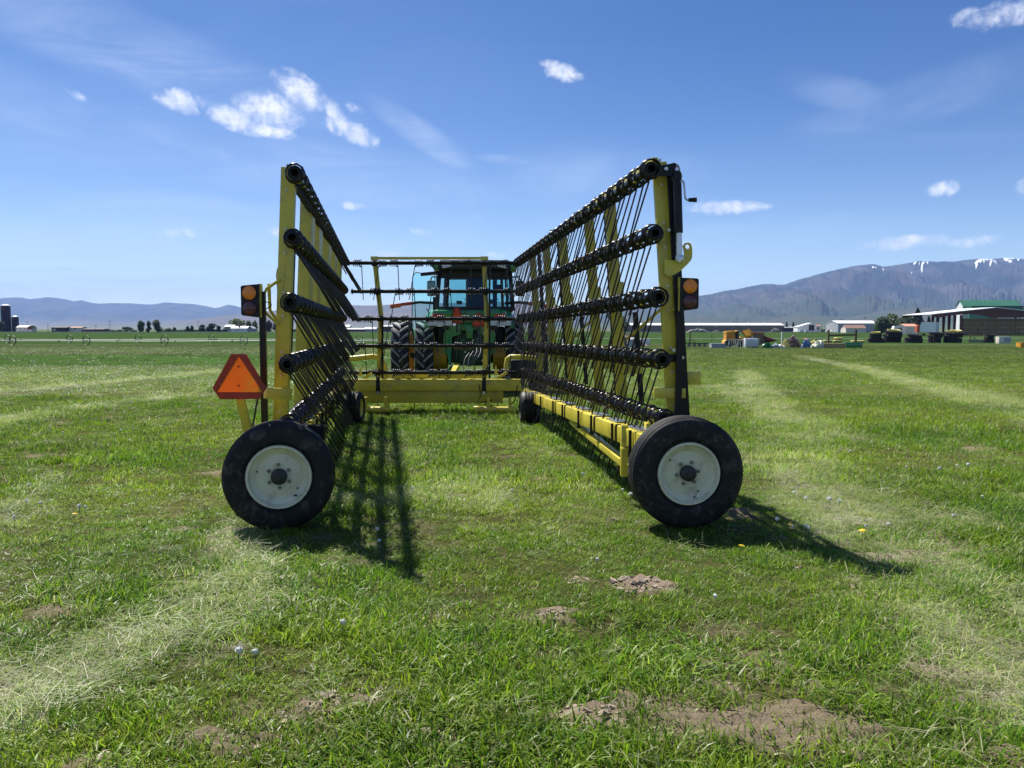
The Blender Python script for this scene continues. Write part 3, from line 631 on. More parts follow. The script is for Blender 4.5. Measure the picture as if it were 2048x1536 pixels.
# ================================================================== mountains
def ridge_mesh(name, prof, D, depth, mcol, seed, gully=.5, foot=0.0, tint=None, snow=None, n_d=70, n_a=420):
    """prof: (px, py) ridge line as seen, turned into heights in metres at distance D"""
    px = np.array([p[0] for p in prof], float); py = np.array([p[1] for p in prof], float)
    az = np.arctan((px - 1024) / FPX); hh = np.array([P(a, b, D).z for a, b in prof])
    A = np.linspace(az[0], az[-1], n_a); Hh = np.interp(A, az, hh)
    T = np.linspace(0, 1.25, n_d)
    a2, t2 = np.meshgrid(A, T)
    yy = (D - depth) + depth * t2; xx = np.tan(a2) * yy
    h0 = Hh[None, :]
    rise = np.where(t2 <= 1, t2 ** 1.35, 1 - (t2 - 1) * 2.2)
    u = xx / depth * 6; v = yy / depth * 2.0
    rg = 1 - np.abs(fbm(u * 1.6 + seed, v * 1.1, seed, 6) * 2 - 1)
    rg2 = 1 - np.abs(fbm(u * 4.3 + seed, v * 2.5, seed + 3, 5) * 2 - 1)
    mod = (rg - .75) * gully + (rg2 - .75) * gully * .35
    fade = np.sin(np.clip(t2, 0, 1) * math.pi) ** .7
    z = (h0 + 2) * (rise * yy / D + mod * fade * .55) - 3
    z = np.maximum(z, -3)
    edge = np.minimum(1, np.minimum(a2 - A[0], A[-1] - a2) / .02); z = z * np.clip(edge, 0, 1) - 3 * (1 - np.clip(edge, 0, 1))
    vs = np.stack([xx, yy, z], -1).reshape(-1, 3); idx = np.arange(n_d * n_a).reshape(n_d, n_a)
    q = np.stack([idx[:-1, :-1], idx[:-1, 1:], idx[1:, 1:], idx[1:, :-1]], -1).reshape(-1, 4)
    me = bpy.data.meshes.new(name); me.from_pydata(vs.tolist(), [], q.tolist()); me.polygons.foreach_set('use_smooth', [True] * len(me.polygons))
    sn = np.zeros(n_d * n_a, np.float32)
    if snow is not None:
        # seen position of each vertex, used once here to lay the snow fields on the real slopes
        X_, Y_, Z_ = vs[:, 0], vs[:, 1], vs[:, 2] - H
        fw = Y_ * math.cos(PITCH) - Z_ * math.sin(PITCH); up = Y_ * math.sin(PITCH) + Z_ * math.cos(PITCH)
        sx = 1024 + FPX * X_ / fw; sy = 768 - FPX * up / fw
        ragg = (fbm(sx * .25, sy * .25, 5) - .5)
        for cx, cy, rx, ry, tl in snow:
            if cx > 1940: ry *= 1.7; rx *= 1.15
            dx = sx - cx; dy = (sy - cy) * 1.25; ct, st = math.cos(tl), math.sin(tl); e = np.hypot((dx * ct + dy * st) / rx, (-dx * st + dy * ct) / ry) + ragg * .8
            sn = np.maximum(sn, 1 - sstep(.75, 1.15, e))
    at = me.attributes.new('snow', 'FLOAT', 'POINT'); at.data.foreach_set('value', sn.astype(np.float32))
    M = bpy.data.materials.new(name + '_slope'); M.use_nodes = True; g = NT(M.node_tree); g.n.clear()
    out = g.new('ShaderNodeOutputMaterial'); b = g.new('ShaderNodeBsdfPrincipled'); geo = g.new('ShaderNodeNewGeometry').outputs['Position']
    c0, c1, c2 = mcol
    mpg = g.new('ShaderNodeMapping'); g.l.new(geo, mpg.inputs[0]); mpg.inputs['Scale'].default_value = (1.6, .55, 1.2)
    n1 = g.noise(mpg.outputs[0], .0011, 10, .66, 1.3); n2 = g.noise(geo, .005, 7, .7, .8)
    sp = g.new('ShaderNodeSeparateXYZ'); g.l.new(geo, sp.inputs[0])
    c = g.mix(g.ramp(n1, .42, .60), c0 + (1,), c1 + (1,)); c = g.mix(g.math('MULTIPLY', g.ramp(n2, .48, .68), .6), c, c2 + (1,))  # dark streaks: forest, with gully shade painted into the slope colour
    if tint:
        lo, hi, tc_ = tint; c = g.mix(g.math('MULTIPLY', g.ramp(g.math('ADD', sp.outputs[2], g.math('MULTIPLY', g.math('SUBTRACT', n1, .5), (hi - lo) * 2.0)), lo, hi, 1, 0), .85), c, tc_ + (1,))
    sa = g.new('ShaderNodeAttribute'); sa.attribute_name = 'snow'
    c = g.mix(g.ramp(sa.outputs['Fac'], .3, .7), c, (.85, .87, .9, 1))
    g.set(b.inputs['Base Color'], c); b.inputs['Roughness'].default_value = 1; b.inputs['Specular IOR Level'].default_value = .05
    g.l.new(b.outputs[0], out.inputs[0]); me.materials.append(M)
    ob = bpy.data.objects.new(name, me); COL.objects.link(ob); ob['kind'] = 'structure'; return ob
left = [(-500, 612), (-300, 590), (-120, 600), (0, 597), (18, 595), (50, 595), (62, 598), (78, 597), (98, 594), (130, 597), (152, 602), (166, 600), (188, 606), (205, 607), (232, 606), (262, 606), (298, 609), (313, 608), (332, 604.5), (352, 606), (392, 608), (420, 613), (433, 616), (444, 614), (458, 609), (472, 611), (490, 617), (520, 624), (560, 620), (600, 626), (680, 628), (760, 632), (900, 640), (1000, 650)]
mtn_far = ridge_mesh('mountains', left, 26000, 9000, ((.03, .045, .04), (.075, .08, .065), (.05, .06, .05)), 3, .8, tint=(60, 330, (.20, .17, .11)))
mid = [(-300, 655), (0, 652), (200, 648), (330, 646), (400, 638), (440, 632), (480, 628), (520, 625), (545, 622), (575, 626), (620, 620), (670, 612), (700, 610), (740, 611), (780, 609), (830, 608), (880, 606), (940, 604), (1000, 603), (1050, 606), (1110, 612), (1180, 620), (1260, 632), (1330, 645), (1400, 655)]
mtn_mid = ridge_mesh('hills', mid, 15000, 5200, ((.15, .115, .085), (.105, .10, .07), (.085, .08, .065)), 14, .55, tint=(20, 120, (.15, .16, .085)))
right = [(1080, 640), (1150, 625), (1240, 612), (1300, 600), (1345, 596), (1395, 591), (1420, 588), (1450, 581), (1470, 579), (1495, 573), (1530, 569), (1548, 569), (1566, 569), (1600, 556), (1640, 545), (1665, 539), (1700, 532), (1735, 529), (1760, 532), (1800, 527), (1840, 523.5), (1880, 522), (1905, 523), (1925, 520), (1948, 517), (1975, 518), (2005, 515), (2030, 517), (2060, 518), (2150, 512), (2300, 520), (2500, 540), (2700, 580), (2900, 620)]
snow = [(1744, 533.5, 9, 1.4, .12), (1768, 538, 6, 1.2, .35), (1830, 525, 5, 1.2, -.6), (1848, 525, 12, 2, -.15), (1844, 537, 2.2, 9, .1), (1872, 522, 6, 1.2, .1), (1896, 527, 2.0, 4, 0), (1824, 545, 2.5, 1.3, 0), (1952, 526, 3, 3, 0),
        (1962, 521, 8, 1.6, 0), (1972, 517.6, 12, 1.2, 0), (1986, 522, 7, 1.5, -.2), (2012, 518, 5, 3, .6), (2020, 522, 3.5, 2.2, 0), (2026, 516, 10, 1.0, 0), (2037, 519, 2, 2, 0), (2120, 516, 30, 2, 0)]
mtn_right = ridge_mesh('mountains', right, 15500, 8500, ((.016, .024, .026), (.075, .068, .062), (.010, .015, .016)), 27, 1.7, tint=(150, 620, (.050, .066, .042)), snow=snow, n_d=110, n_a=900)
foot = [(1000, 656), (1100, 652), (1200, 648), (1280, 640), (1340, 634), (1400, 637), (1470, 644), (1520, 641), (1560, 634), (1600, 628), (1650, 632), (1700, 634), (1760, 622), (1800, 618), (1860, 616), (1920, 622), (2000, 618), (2100, 610), (2300, 615), (2600, 640)]
mtn_foot = ridge_mesh('hills', foot, 7600, 3200, ((.055, .072, .045), (.080, .072, .055), (.035, .045, .032)), 41, .45, tint=(4, 60, (.075, .10, .05)))
# air
hz = MB(); hz.box((0, 9000, 748), (70000, 44000, 1502)); hzo = hz.build('haze', [] )
hzo['kind'] = 'stuff'
hm_ = bpy.data.materials.new('air'); hm_.use_nodes = True; g = NT(hm_.node_tree); g.n.clear(); o_ = g.new('ShaderNodeOutputMaterial'); pv = g.new('ShaderNodeVolumePrincipled')
pv.inputs['Color'].default_value = (.36, .55, 1, 1); pv.inputs['Density'].default_value = 3.8e-5; pv.inputs['Anisotropy'].default_value = .0
g.l.new(pv.outputs[0], o_.inputs['Volume']); hzo.data.materials.append(hm_)
# ================================================================== the folded hay rake
rake = thing('hay_rake', (-.9, 10, 0), 'yellow and black hay rake folded for transport, on cream rimmed wheels behind the green tractor', 'hay rake')
LW = lambda Y, z: Vector((-1.66 - .155 * (Y - 6.4) - .045 * (2.64 - z) / .49 * .55, Y, z))      # left wing plane
RW = lambda Y, z: Vector((1.068 - .119 * (Y - 6.45) + .034 * (2.68 - z) / .49, Y, z))           # right wing plane
dL = Vector((-.155, 1, 0)).normalized(); dR = Vector((-.119, 1, 0)).normalized(); dC = Vector((1, 0, 0))
ZL = [2.64, 2.15, 1.655, 1.18, .70]; ZR = [2.68, 2.19, 1.70, 1.215, .745]
ZC = [2.63, 2.125, 1.635, 1.15, .67]

def tine_mesh(name, end, side, seg=5, turns=3.0, rc=.074, rw=.0080, pitch=.088):
    """sprung tine: a coil round the bar (axis = local x) and a straight rod; end = tip offset in local space"""
    m = MB(); pts = []; N = int(turns * 11)
    for i in range(N + 1):
        t = i / N; a = -math.pi / 2 + 2 * math.pi * turns * t
        pts.append((side * (.012 - pitch * t), rc * math.cos(a) * (1 - .15 * t), rc * math.sin(a) * (1 - .15 * t)))
    start = Vector(pts[-1]); tip = Vector(end)
    # rod leaves the coil on the outer turn
    first = Vector(pts[0]); first = Vector(pts[0]); tip = Vector((tip.x + first.x, tip.y, tip.z)); d = (tip - first).normalized()
    rod = [tip, first + d * .30, first + d * .02]
    m.tube([tip - d * 0] + [first + d * .02] + pts, [rw * .85, rw * .95] + [rw * .92] * len(pts), seg)
    # little clamp lug
    m.mi = [0] * seg + [1] * (len(m.mi) - seg); m.m(1); m.box((0, 0, -.058), (.022, .022, .026))
    me = bpy.data.meshes.new(name); me.from_pydata([tuple(v) for v in m.v], [], m.f); me.materials.append(TINE); me.materials.append(COIL)
    me.polygons.foreach_set('material_index', m.mi); me.polygons.foreach_set('use_smooth', [True] * len(me.polygons)); return me
# tine frames: local x along the bar
def bar_frame(d):
    d = Vector(d).normalized(); y = Vector((0, 0, 1)).cross(d).normalized(); return Matrix((d, y, Vector((0, 0, 1)))).transposed()
def bar_end_poly(): pass
def make_bar(p0, p1, label=None):
    m = MB(); p0 = Vector(p0); p1 = Vector(p1); d = (p1 - p0).normalized()
    m.tube([p0, p1], .033, 20, cap=False)
    # open pipe end seen from the rear: a dark recessed bore
    M = bar_frame(d).to_4x4(); M.translation = p0; Rz = M @ Matrix.Rotation(R(-90), 4, 'Y')
    m.lathe([(.033, -.012), (.056, -.012), (.056, -.006), (.037, -.004), (.037, .010), (.030, .010), (.028, 0), (.028, -.25), (0, -.25)], Rz, 24)
    b = m.build('tine_bar', BLK, rake, smooth=40)
    if label: b['label'] = label
    return b
def tines_on(bar, p0, p1, spacing, tips, meshes, start, stuff_from=None, jitter=.02, sidealt=True):
    p0 = Vector(p0); p1 = Vector(p1); L = (p1 - p0).length; d = (p1 - p0) / L; Mf = bar_frame(d); q = Mf.to_euler()
    n = int((L - start) / spacing); st = []
    for i in range(n + 1):
        pos = p0 + d * (start + spacing * i)
        me = meshes[i % 2]; rot = Euler((q.x, q.y, q.z)); 
        rx = random.gauss(0, jitter); M2 = Mf @ Matrix.Rotation(rx, 3, 'X') @ Matrix.Rotation(random.gauss(0, jitter * .7), 3, 'Y')
        if stuff_from is not None and pos.y > stuff_from: st.append((me, pos, M2)); continue
        place('tine', me, bar, pos - OFF[rake.name], M2.to_euler())
    return st
YN = 6.38; YF = 14.75
STUFF = []
loc = lambda M, v: M.inverted() @ Vector(v)
ML_ = bar_frame(dL); MR_ = bar_frame(dR); MC_ = bar_frame(dC)
tipL = loc(ML_, (.27, .12, -.56)); tipR = loc(MR_, (-.15, .08, -.63)); tipC = loc(MC_, (-.03, -.04, -.66))
def off(v, dx): return Vector((v[0] + dx, v[1], v[2]))
tL = [tine_mesh('left_tine_a', off(tipL, .02), 1, rc=.075), tine_mesh('left_tine_b', off(tipL, -.02), -1, rc=.072)]
tR = [tine_mesh('right_tine_a', off(tipR, .02), 1, rc=.080), tine_mesh('right_tine_b', off(tipR, -.02), -1, rc=.072)]
tC = [tine_mesh('rear_tine_a', off(tipC, .06), 1, rc=.066, rw=.0085, turns=4.3, pitch=.15), tine_mesh('rear_tine_b', off(tipC, -.06), -1, rc=.066, rw=.0085, turns=4.3, pitch=.15)]
for z in ZL:
    k = ZL.index(z); yn = YN - .02 * k; p0 = LW(yn, z); p1 = LW(YF, z - .01); b = make_bar(p0, p1)
    STUFF += tines_on(b, p0, p1, .185, tipL, tL, .04 + .05 * (k % 2), 10.9)
for z in ZR:
    k = ZR.index(z); p0 = RW(YN + .05, z); p1 = RW(YF, z - .06); b = make_bar(p0, p1)
    STUFF += tines_on(b, p0, p1, .185, tipR, tR, .04 + .05 * (k % 2), 10.9)
for z in ZC:
    k = ZC.index(z); x0 = -2.92 + .05 * (k % 2); p0 = Vector((x0 + (.06 if k in (2,) else 0), YF + .1, z)); p1 = Vector((.06, YF + .1, z)); b = make_bar(p0, p1)
    m2 = tines_on(b, p0, p1, .325, tipC, tC, .22 + .12 * ((k * 2) % 3), None, .02)
m = MB()
for me, pos, M2 in STUFF:
    M4 = M2.to_4x4(); M4.translation = pos; n0 = len(m.v)
    vs = [v.co for v in me.vertices]; fs = [tuple(p.vertices) for p in me.polygons]; m.add(vs, fs, M4)
o = m.build('tine', TINE, rake, smooth=60); o['kind'] = 'stuff'; o['label'] = 'far tines at the front ends of the two wings'

# ---- wing posts (yellow), linkage posts (black)
def post(fn, side, Y, z0, z1, w=.115, name='wing_post', lab=None):
    m = MB(); o = (.115 if side > 0 else .070) * side
    a = fn(Y, z0) + Vector((o, 0, 0)); b = fn(Y, z1) + Vector((o, 0, 0))
    m.beam(a, b, w, .065 if side > 0 or Y < 7 else .17, up=(0, 1, 0), bev=.006)
    # lug plates that carry each bar
    for z in (ZL if side < 0 else ZR):
        c = fn(Y, z) + Vector((o * .35, .0, 0)); m.box(c + Vector((o * .12, 0, 0)), (.12, .012, .085), bev=.002)
    def bolts(r):
        if Y < 9.5:
            for z in (ZL if side < 0 else ZR):
                for dz in (-.10, .09):
                    c = fn(Y, z + dz) + Vector((o, -.036, 0)); t = MB(); t.cyl(c, c + Vector((0, -.012, 0)), .011, 6); t.build('bolt', BOLT, r)
    if side < 0:
        r = m.build(name, YEL, rake, smooth=35); bolts(r); return r
    # stub arms on the outboard side
    z = 1.06 if side > 0 else 1.12
    c = fn(Y, z) + Vector((o + side * .13, 0, 0)); m.box(c, (.20, .05, .105), bev=.003)
    z = 1.86 if side > 0 else 2.0; c = fn(Y, z) + Vector((o + side * .062, 0, 0)); m.box(c, (.045, .05, .12), bev=.012)
    r = m.build(name, YEL, rake, smooth=35)
    bolts(r)
    return r
def black_post(fn, side, Y, z0, z1, o=.24, w=.058):
    m = MB(); a = fn(Y, z0) + Vector((side * o, .02, 0)); b = fn(Y, z1) + Vector((side * o, .02, 0)); m.beam(a, b, w, .03, up=(0, 1, 0), bev=.003)
    r = m.build('linkage_bar', BLK, rake)
    for z in (ZL if side < 0 else ZR):
        if z < z0 or z > z1 + .08: continue
        c = fn(Y, z)
        if Y < 7 and side > 0 and 1.5 < z < 2.5: continue
        t = MB(); t.beam(c + Vector((side * .02, .03, 0)), c + Vector((side * (o + .02), .03, .035 if z > 2.6 else .012)), .022, .060, bev=.003); t.build('crank_arm', BLK, r)
        t = MB(); p = fn(Y, z + .012) + Vector((side * o, 0, 0)); t.cyl(p + Vector((0, -.020, 0)), p + Vector((0, .03, 0)), .014, 6); t.build('bolt', BOLT, r)
YP = [6.6, 8.25, 9.25, 10.85, 12.2, 13.6]
for i, Y in enumerate(YP):
    post(LW, -1, Y, .62, 2.70 if i else 2.72, w=.112 if i == 0 else .115)
    post(RW, 1, Y, .66, 2.76, w=.108)
for Y in (7.35, 9.9, 12.8): black_post(LW, -1, Y, 1.0, 2.33 if Y < 8 else 2.6, o=.115)
black_post(RW, 1, 6.52, .62, 2.72, o=.185, w=.072)
for Y in (8.6, 11.4, 13.2): black_post(RW, 1, Y, .7, 2.66, o=.16)
for Y in (8.25, 10.9):   # lamp-side short black rods by each pair of posts on the right wing
    m = MB(); a = RW(Y, .72) + Vector((.31, 0, 0)); b = RW(Y, 1.62) + Vector((.30, 0, 0)); m.beam(a, b, .05, .03, up=(0, 1, 0)); m.build('support_rod', BLK, rake)
# top rails
m = MB(); m.beam(RW(6.55, 2.765) + Vector((.07, 0, 0)), RW(13.7, 2.72) + Vector((.07, 0, 0)), .05, .05, bev=.004); m.build('top_rail', YEL, rake, smooth=35)
if False: m.beam(LW(6.75, 2.60) + Vector((-.17, 0, 0)), LW(13.7, 2.58) + Vector((-.17, 0, 0)), .05, .05, bev=.004); m.build('top_rail', YEL, rake, smooth=35)
# diagonal braces of the wings
for fn, sd in ((LW, -1), (RW, 1)):
    for a, b in zip(YP[:-1:2], YP[1::2]):
        m = MB(); m.tube([fn(a, 1.80) + Vector((sd * .2, 0, 0)), fn((a + b) / 2, 1.62) + Vector((sd * .3, 0, 0)), fn(b, 1.35) + Vector((sd * .2, 0, 0))], .014, 8); m.build('brace', YEL, rake, smooth=40)

# ---- bottom beams of the wings
def wing_beam(side):
    A = (lambda t: Vector((1.06, 6.25, .575)).lerp(Vector((.22, 14.1, .36)), t)) if side > 0 else (lambda t: Vector((-1.78, 6.85, .55)).lerp(Vector((-2.98, 14.1, .36)), t))
    ins = Vector((-.02 * side, 0, 0))
    b = MB(); b.beam(A(0), A(1), .14, .145, bev=.012); root = b.build('wing_beam', YEL, rake, smooth=35)
    segs = [.02, .10, .215, .30, .43, .52, .66, .76, .88]
    for i, t in enumerate(segs):           # clamp straps round the beam, alternately yellow and black
        m = MB(); c = A(t + .004); m.beam(c, A(t + .010), .150, .158, bev=.004); m.build('clamp_strap', YEL if i % 3 == 0 else BLK, root)
        m = MB(); c = A(t + .015); m.beam(c + Vector((-.09 * side, 0, -.10)), c + Vector((-.09 * side, 0, .08)), .022, .022, up=(0, 1, 0)); m.cyl(c + Vector((-.105 * side, 0, -.095)), c + Vector((-.06 * side, 0, -.095)), .014, 6); m.build('clamp_bolt', BLK, root)
    # cover plates on top of the beam, sky sheen put into their colour
    for i, t in enumerate((.03, .13, .22, .33, .45, .58)):
        m = MB(); m.beam(A(t) + Vector((.03 * side, 0, .082)), A(t + .055) + Vector((.03 * side, 0, .082)), .11, .010, bev=.002); m.build('cover_plate', PLATE, root)
    # lower truss rail that meets the beam forward
    m = MB(); a = A(.075) + Vector((0, 0, -.27)); c = A(.42) + Vector((0, 0, -.10)); m.beam(a, c, .08, .06, bev=.004); m.build('truss_rail', YEL, root, smooth=35)
    m = MB(); m.beam(A(.07) + Vector((-.07 * side, 0, -.33)), A(.07) + Vector((-.07 * side, 0, .10)), .055, .06, up=(0, 1, 0), bev=.004); m.box(A(.07) + Vector((-.05 * side, -.02, -.10)), (.10, .09, .03), bev=.004); m.build('hinge_post', YEL, root, smooth=35)
    return root
wing_beam(1); wing_beam(-1)

# ---- wheels
def implement_wheel(c, normal, r=.385, wd=.235, rimr=.219, name='wheel', cream=True, rot=0.):
    """ribbed implement tyre; 'normal' points out of the dish"""
    nrm = Vector(normal).normalized(); q = nrm.to_track_quat('Z', 'Y').to_matrix().to_4x4() @ Matrix.Rotation(rot, 4, 'Z'); q.translation = Vector(c)
    h = wd / 2; m = MB(); pr = [(rimr - .005, h * .62), (rimr + .012, h * .80), (rimr + .03, h * .93)]
    for t in np.linspace(.08, 1, 9): pr.append((rimr + .03 + (r - .028 - rimr - .03) * t, h * (1.0 + .03 * math.sin(t * 3.14) - .09 * t * t)))
    pr.append((r - .016, h * .80)); pr.append((r - .008, h * .70))
    for a, b in ((.70, .50), (.38, .20), (.08, -.08), (-.20, -.38), (-.50, -.70)):
        cr = .004 * (1 - abs((a + b) / 2)) ; pr += [(r - .006 + cr, h * a), (r - .006 + cr, h * b)]
        if b > -.7: pr += [(r - .022, h * (b - .03)), (r - .022, h * (b - .09))]
    pr += [(r - .016, -h * .80)]
    for t in np.linspace(1, .08, 9): pr.append((rimr + .03 + (r - .028 - rimr - .03) * t, -h * (1.0 + .03 * math.sin(t * 3.14) - .09 * t * t)))
    pr += [(rimr - .005, -h * .62)]
    # moulded rings on the sidewall
    w = bpy.data.objects.new(name, None); COL.objects.link(w); w.parent = rake; OFF[w.name] = OFF[rake.name]
    m.lathe(pr, q, 96); m.build('tyre', RUB, w, smooth=38)
    d = MB(); RM = rimr
    d.lathe([(RM + .012, h * .86), (RM + .006, h * .98), (RM - .006, h * .98), (RM - .012, h * .88), (RM - .020, h * .60), (RM - .050, h * .44), (RM - .056, h * .40), (RM - .0575, h * .42), (RM - .060, h * .40), (.115, h * .47), (.105, h * .52), (.052, h * .52), (.052, h * .3)], q, 72)
    d.lathe([(RM - .02, h * .60), (RM - .022, -h * .6), (RM + .012, -h * .86)], q, 48)
    d.build('rim', RIMW if cream else YEL, w, smooth=30)
    for k in range(6):
        a = 2 * math.pi * k / 6 + .3; p = Vector((.080 * math.cos(a), .083 * math.sin(a), h * .52)); b = MB(); b.tube([q @ p, q @ (p + Vector((0, 0, .014)))], .014, 6); b.tube([q @ (p + Vector((0, 0, .012))), q @ (p + Vector((0, 0, .024)))], .007, 8); b.build('wheel_nut', NUT if cream else HUB, w)
    for k, a in enumerate((.75, 2.65, 3.9, 5.4)):
        p = Vector(((RM - .062) * math.cos(a), (RM - .062) * math.sin(a), h * .475)); b = MB(); b.tube([q @ p, q @ (p + Vector((0, 0, .004)))], .0065, 8); b.build('rim_hole', DARK if k % 2 else BOLT, w)
    b = MB(); b.lathe([(0, h * .52 + .055), (.042, h * .52 + .054), (.056, h * .52 + .045), (.059, h * .52 - .03)], q, 28); b.lathe([(.02, h * .52 + .056), (.018, h * .52 + .062), (0, h * .52 + .062)], q, 16); b.build('hub_cap', HUB, w, smooth=40)
    if cream:
        a = 5.15; p = Vector(((RM - .03) * math.cos(a), (RM - .03) * math.sin(a), h * .5)); b = MB(); b.tube([q @ p, q @ (p + Vector((-.012, .012, .04)))], .006, 8); b.build('valve_stem', DARK, w)
    return w
def wheel_at(pxc, pyc, px_r, nrm, r=.385, **k):
    Yc = FPX * r / px_r; return implement_wheel(P(pxc, pyc, Yc), nrm, r, **k)
cl = P(559, 950, 5.92); cl.z = .398
cr_ = P(1370, 941, 6.0); cr_.z = .408
implement_wheel(cl, (.235, -1, 0.0), rot=.25, r=.395); implement_wheel(cr_, (.075, -1, 0.0), rot=-.15, r=.412)
# axle arms behind the wheels
for c, s in ((cl, -1), (cr_, 1)):
    m = MB(); m.cyl(c + Vector((0, .05, 0)), c + Vector((0, .42, 0)), .035, 12); m.beam(c + Vector((0, .42, -.02)), c + Vector((-.02 * s, .62, .22)), .09, .07, bev=.004); m.box(c + Vector((-.05 * s, .72, .22)), (.26, .12, .12), bev=.006); m.build('axle_arm', YEL if s > 0 else BLK, rake, smooth=35)
# park stand peeping out below the left wheel
m = MB(); a = P(492, 1000, 6.3); b_ = P(488, 1046, 6.3); b_.z = .03; m.beam(Vector((a.x, 6.3, .30)), b_, .05, .05, up=(0, 1, 0)); m.box(b_, (.09, .09, .02)); m.build('jack_foot', BLK, rake)
# front caster wheels
implement_wheel((PX(1060, 12.5), 12.6, .25), (1, .06, 0), r=.25, wd=.30, rimr=.13, cream=False)
implement_wheel((PX(706, 12.6), 12.6, .25), (-1, .06, 0), r=.25, wd=.26, rimr=.13, cream=False)

# ---- rear (centre) frame
Yc = 14.95
def XP(px, Y=Yc, py=660): return P(px, py, Y).x
m = MB(); xl, xr = XP(690), XP(1042)
m.box(((xl + xr) / 2, 14.35, .475), (xr - xl, .16, .185), bev=.01); m.box(((xl + xr) / 2, 14.42, .27), ((xr - xl) * .80, .14, .215), bev=.01)
m.box(((xl + xr) / 2, 14.40, .572), (xr - xl, .24, .018)); mb = m.build('main_beam', YEL, rake, smooth=35)
for i in range(9):
    x = XP(768 + i * 25, 14.3); m = MB(); m.box((x, 14.262, .585), (.07, .012, .014)); m.build('weld_tab', YEL, mb)
for a, b in ((710, 780), (958, 1030)):     # cross tubes slung below the beam
    m = MB(); xa, xb = XP(a, 14), XP(b, 14); zc = PZ(819, 14.0); m.cyl((xa, 14.0, zc), (xb, 14.0, zc), .052, 16); m.lathe([(.058, 0), (.062, .02), (.062, .07), (.05, .09), (0, .09)], Matrix.Translation((xa + (0 if a < 800 else 0), 14.0, zc)) @ Matrix.Rotation(R(-90), 4, 'Y'), 20)
    m.box((xa + .16, 14.02, zc + .10), (.05, .12, .22)); m.box((xb - .09, 14.02, zc + .10), (.05, .12, .22)); t = m.build('hinge_tube', YEL, rake, smooth=40)
    for xx in (xa + .27, xa + .45):
        m = MB(); m.cyl((xx, 13.94, zc + .02), (xx, 13.90, zc + .02), .016, 8); m.build('bolt', BOLT, t)
def uprights():
    for pts in ([(749, 513), (757, 590), (762, 630), (760, 700), (757, 760)], [(968, 513), (971, 585), (974, 640), (971, 705), (969, 765)]):
        m = MB(); q = [P(a, b, 14.97) for a, b in pts]
        for a, b in zip(q[:-1], q[1:]): m.beam(a, b + (b - a).normalized() * .01, .082, .05, up=(0, 1, 0))
        u = m.build('upright', YEL, rake)
        for z in ZC:
            m = MB(); xx = np.interp(-z, [-v.z for v in q], [v.x for v in q]); m.box((xx, 14.915, z), (.10, .08, .10), bev=.004); m.build('bar_bearing', BLK, u)
            m = MB(); m.cyl((xx - .0, 14.86, z + .06), (xx, 14.83, z + .06), .013, 6); m.build('bolt', BOLT, u)
    m = MB(); a = P(749, 516.5, 14.97); b = P(969, 516.5, 14.97); m.beam(a, b, .05, .048, bev=.003); tr = m.build('top_rail', YEL, rake)
    for c in (a, b):
        m = MB(); m.box(c, (.13, .062, .064), bev=.003); m.build('corner_bracket', YEL, tr)
    for pxx in (756, 968):
        m = MB(); c = P(pxx, 775, 14.1); m.box(c + Vector((0, 0, 0)), (.075, .05, .24), bev=.02); t = m.build('pivot_lever', BLK, rake, smooth=35)
        m = MB(); m.cyl(c + Vector((0, -.03, -.09)), c + Vector((0, .02, -.09)), .026, 12); m.build('pivot_bolt', STEEL, t); m = MB(); m.cyl(c + Vector((0, 0, .12)), c + Vector((0, 0, .18)), .03, 12); m.build('grease_cap', DARK, t)
    # the black rod that works the bars, next to each upright
    for pxx, y0, y1 in ((765, 640, 760), (979, 530, 770)):
        m = MB(); m.beam(P(pxx, y0, 14.9), P(pxx, y1, 14.9), .035, .03, up=(0, 1, 0)); m.build('control_rod', BLK, rake)
uprights()
# frame ahead of the beam: rails, A frame and bent guard tubes
m = MB(); m.beam(P(768, 752, 15.7), P(966, 752, 15.7), .07, .075, bev=.005); m.build('cross_rail', YEL, rake, smooth=35)
m = MB(); apex = P(900, 756, 16.6); m.beam(P(790, 766, 14.6), apex, .08, .06); m.beam(P(1010, 766, 14.6), apex, .08, .06); m.beam(apex, Vector((apex.x, 18.9, .62)), .12, .10, bev=.01); m.build('drawbar', YEL, rake, smooth=35)
m = MB(); m.tube([P(a, b, 15.2) for a, b in [(664, 728), (672, 720), (690, 718.5), (720, 715.5), (746, 713), (757, 715), (764, 722), (770, 734), (772, 748), (772, 762)]], .052, 14); m.build('guard_tube', YEL, rake, smooth=50)
m = MB(); m.tube([P(a, b, 15.2) for a, b in [(1013, 748), (1013, 730), (1015, 718), (1021, 714), (1040, 714), (1062, 715.5), (1080, 719)]], .050, 14); m.build('guard_tube', YEL, rake, smooth=50)
m = MB(); m.box(P(1048, 738, 15.35), (.52, .3, .36), bev=.05); m.build('gearbox_cover', DARK, rake, smooth=40)
for a, b in ((732, 752), (1003, 750)):
    m = MB(); c = P(a, b, 14.7); m.beam(c + Vector((-.08, 0, -.07)), c + Vector((.10, 0, .05)), .07, .05); m.lathe([(0, .17), (.012, .165), (.03, 0)], Matrix.Translation(c + Vector((-.10, 0, 0))), 10); m.build('lift_lug', YEL, rake)
for c0, c1 in (((846, 752), (858, 690)), ((938, 742), (952, 640))):
    pass
m = MB()
for k in range(2):
    x0 = XP(930 + 9 * k, 16.2); m.tube([(x0 - .05, 16.3, .62), (x0 - .02, 16.4, .86 + .03 * k), (x0 + .06, 16.6, .98 + .04 * k), (x0 + .12, 17.2, .86), (x0 + .14, 18.2, .95), (x0 + .1, 19.3, 1.25 + .05 * k)], .008, 6)
m.build('hydraulic_hoses', HOSE, rake, smooth=60)
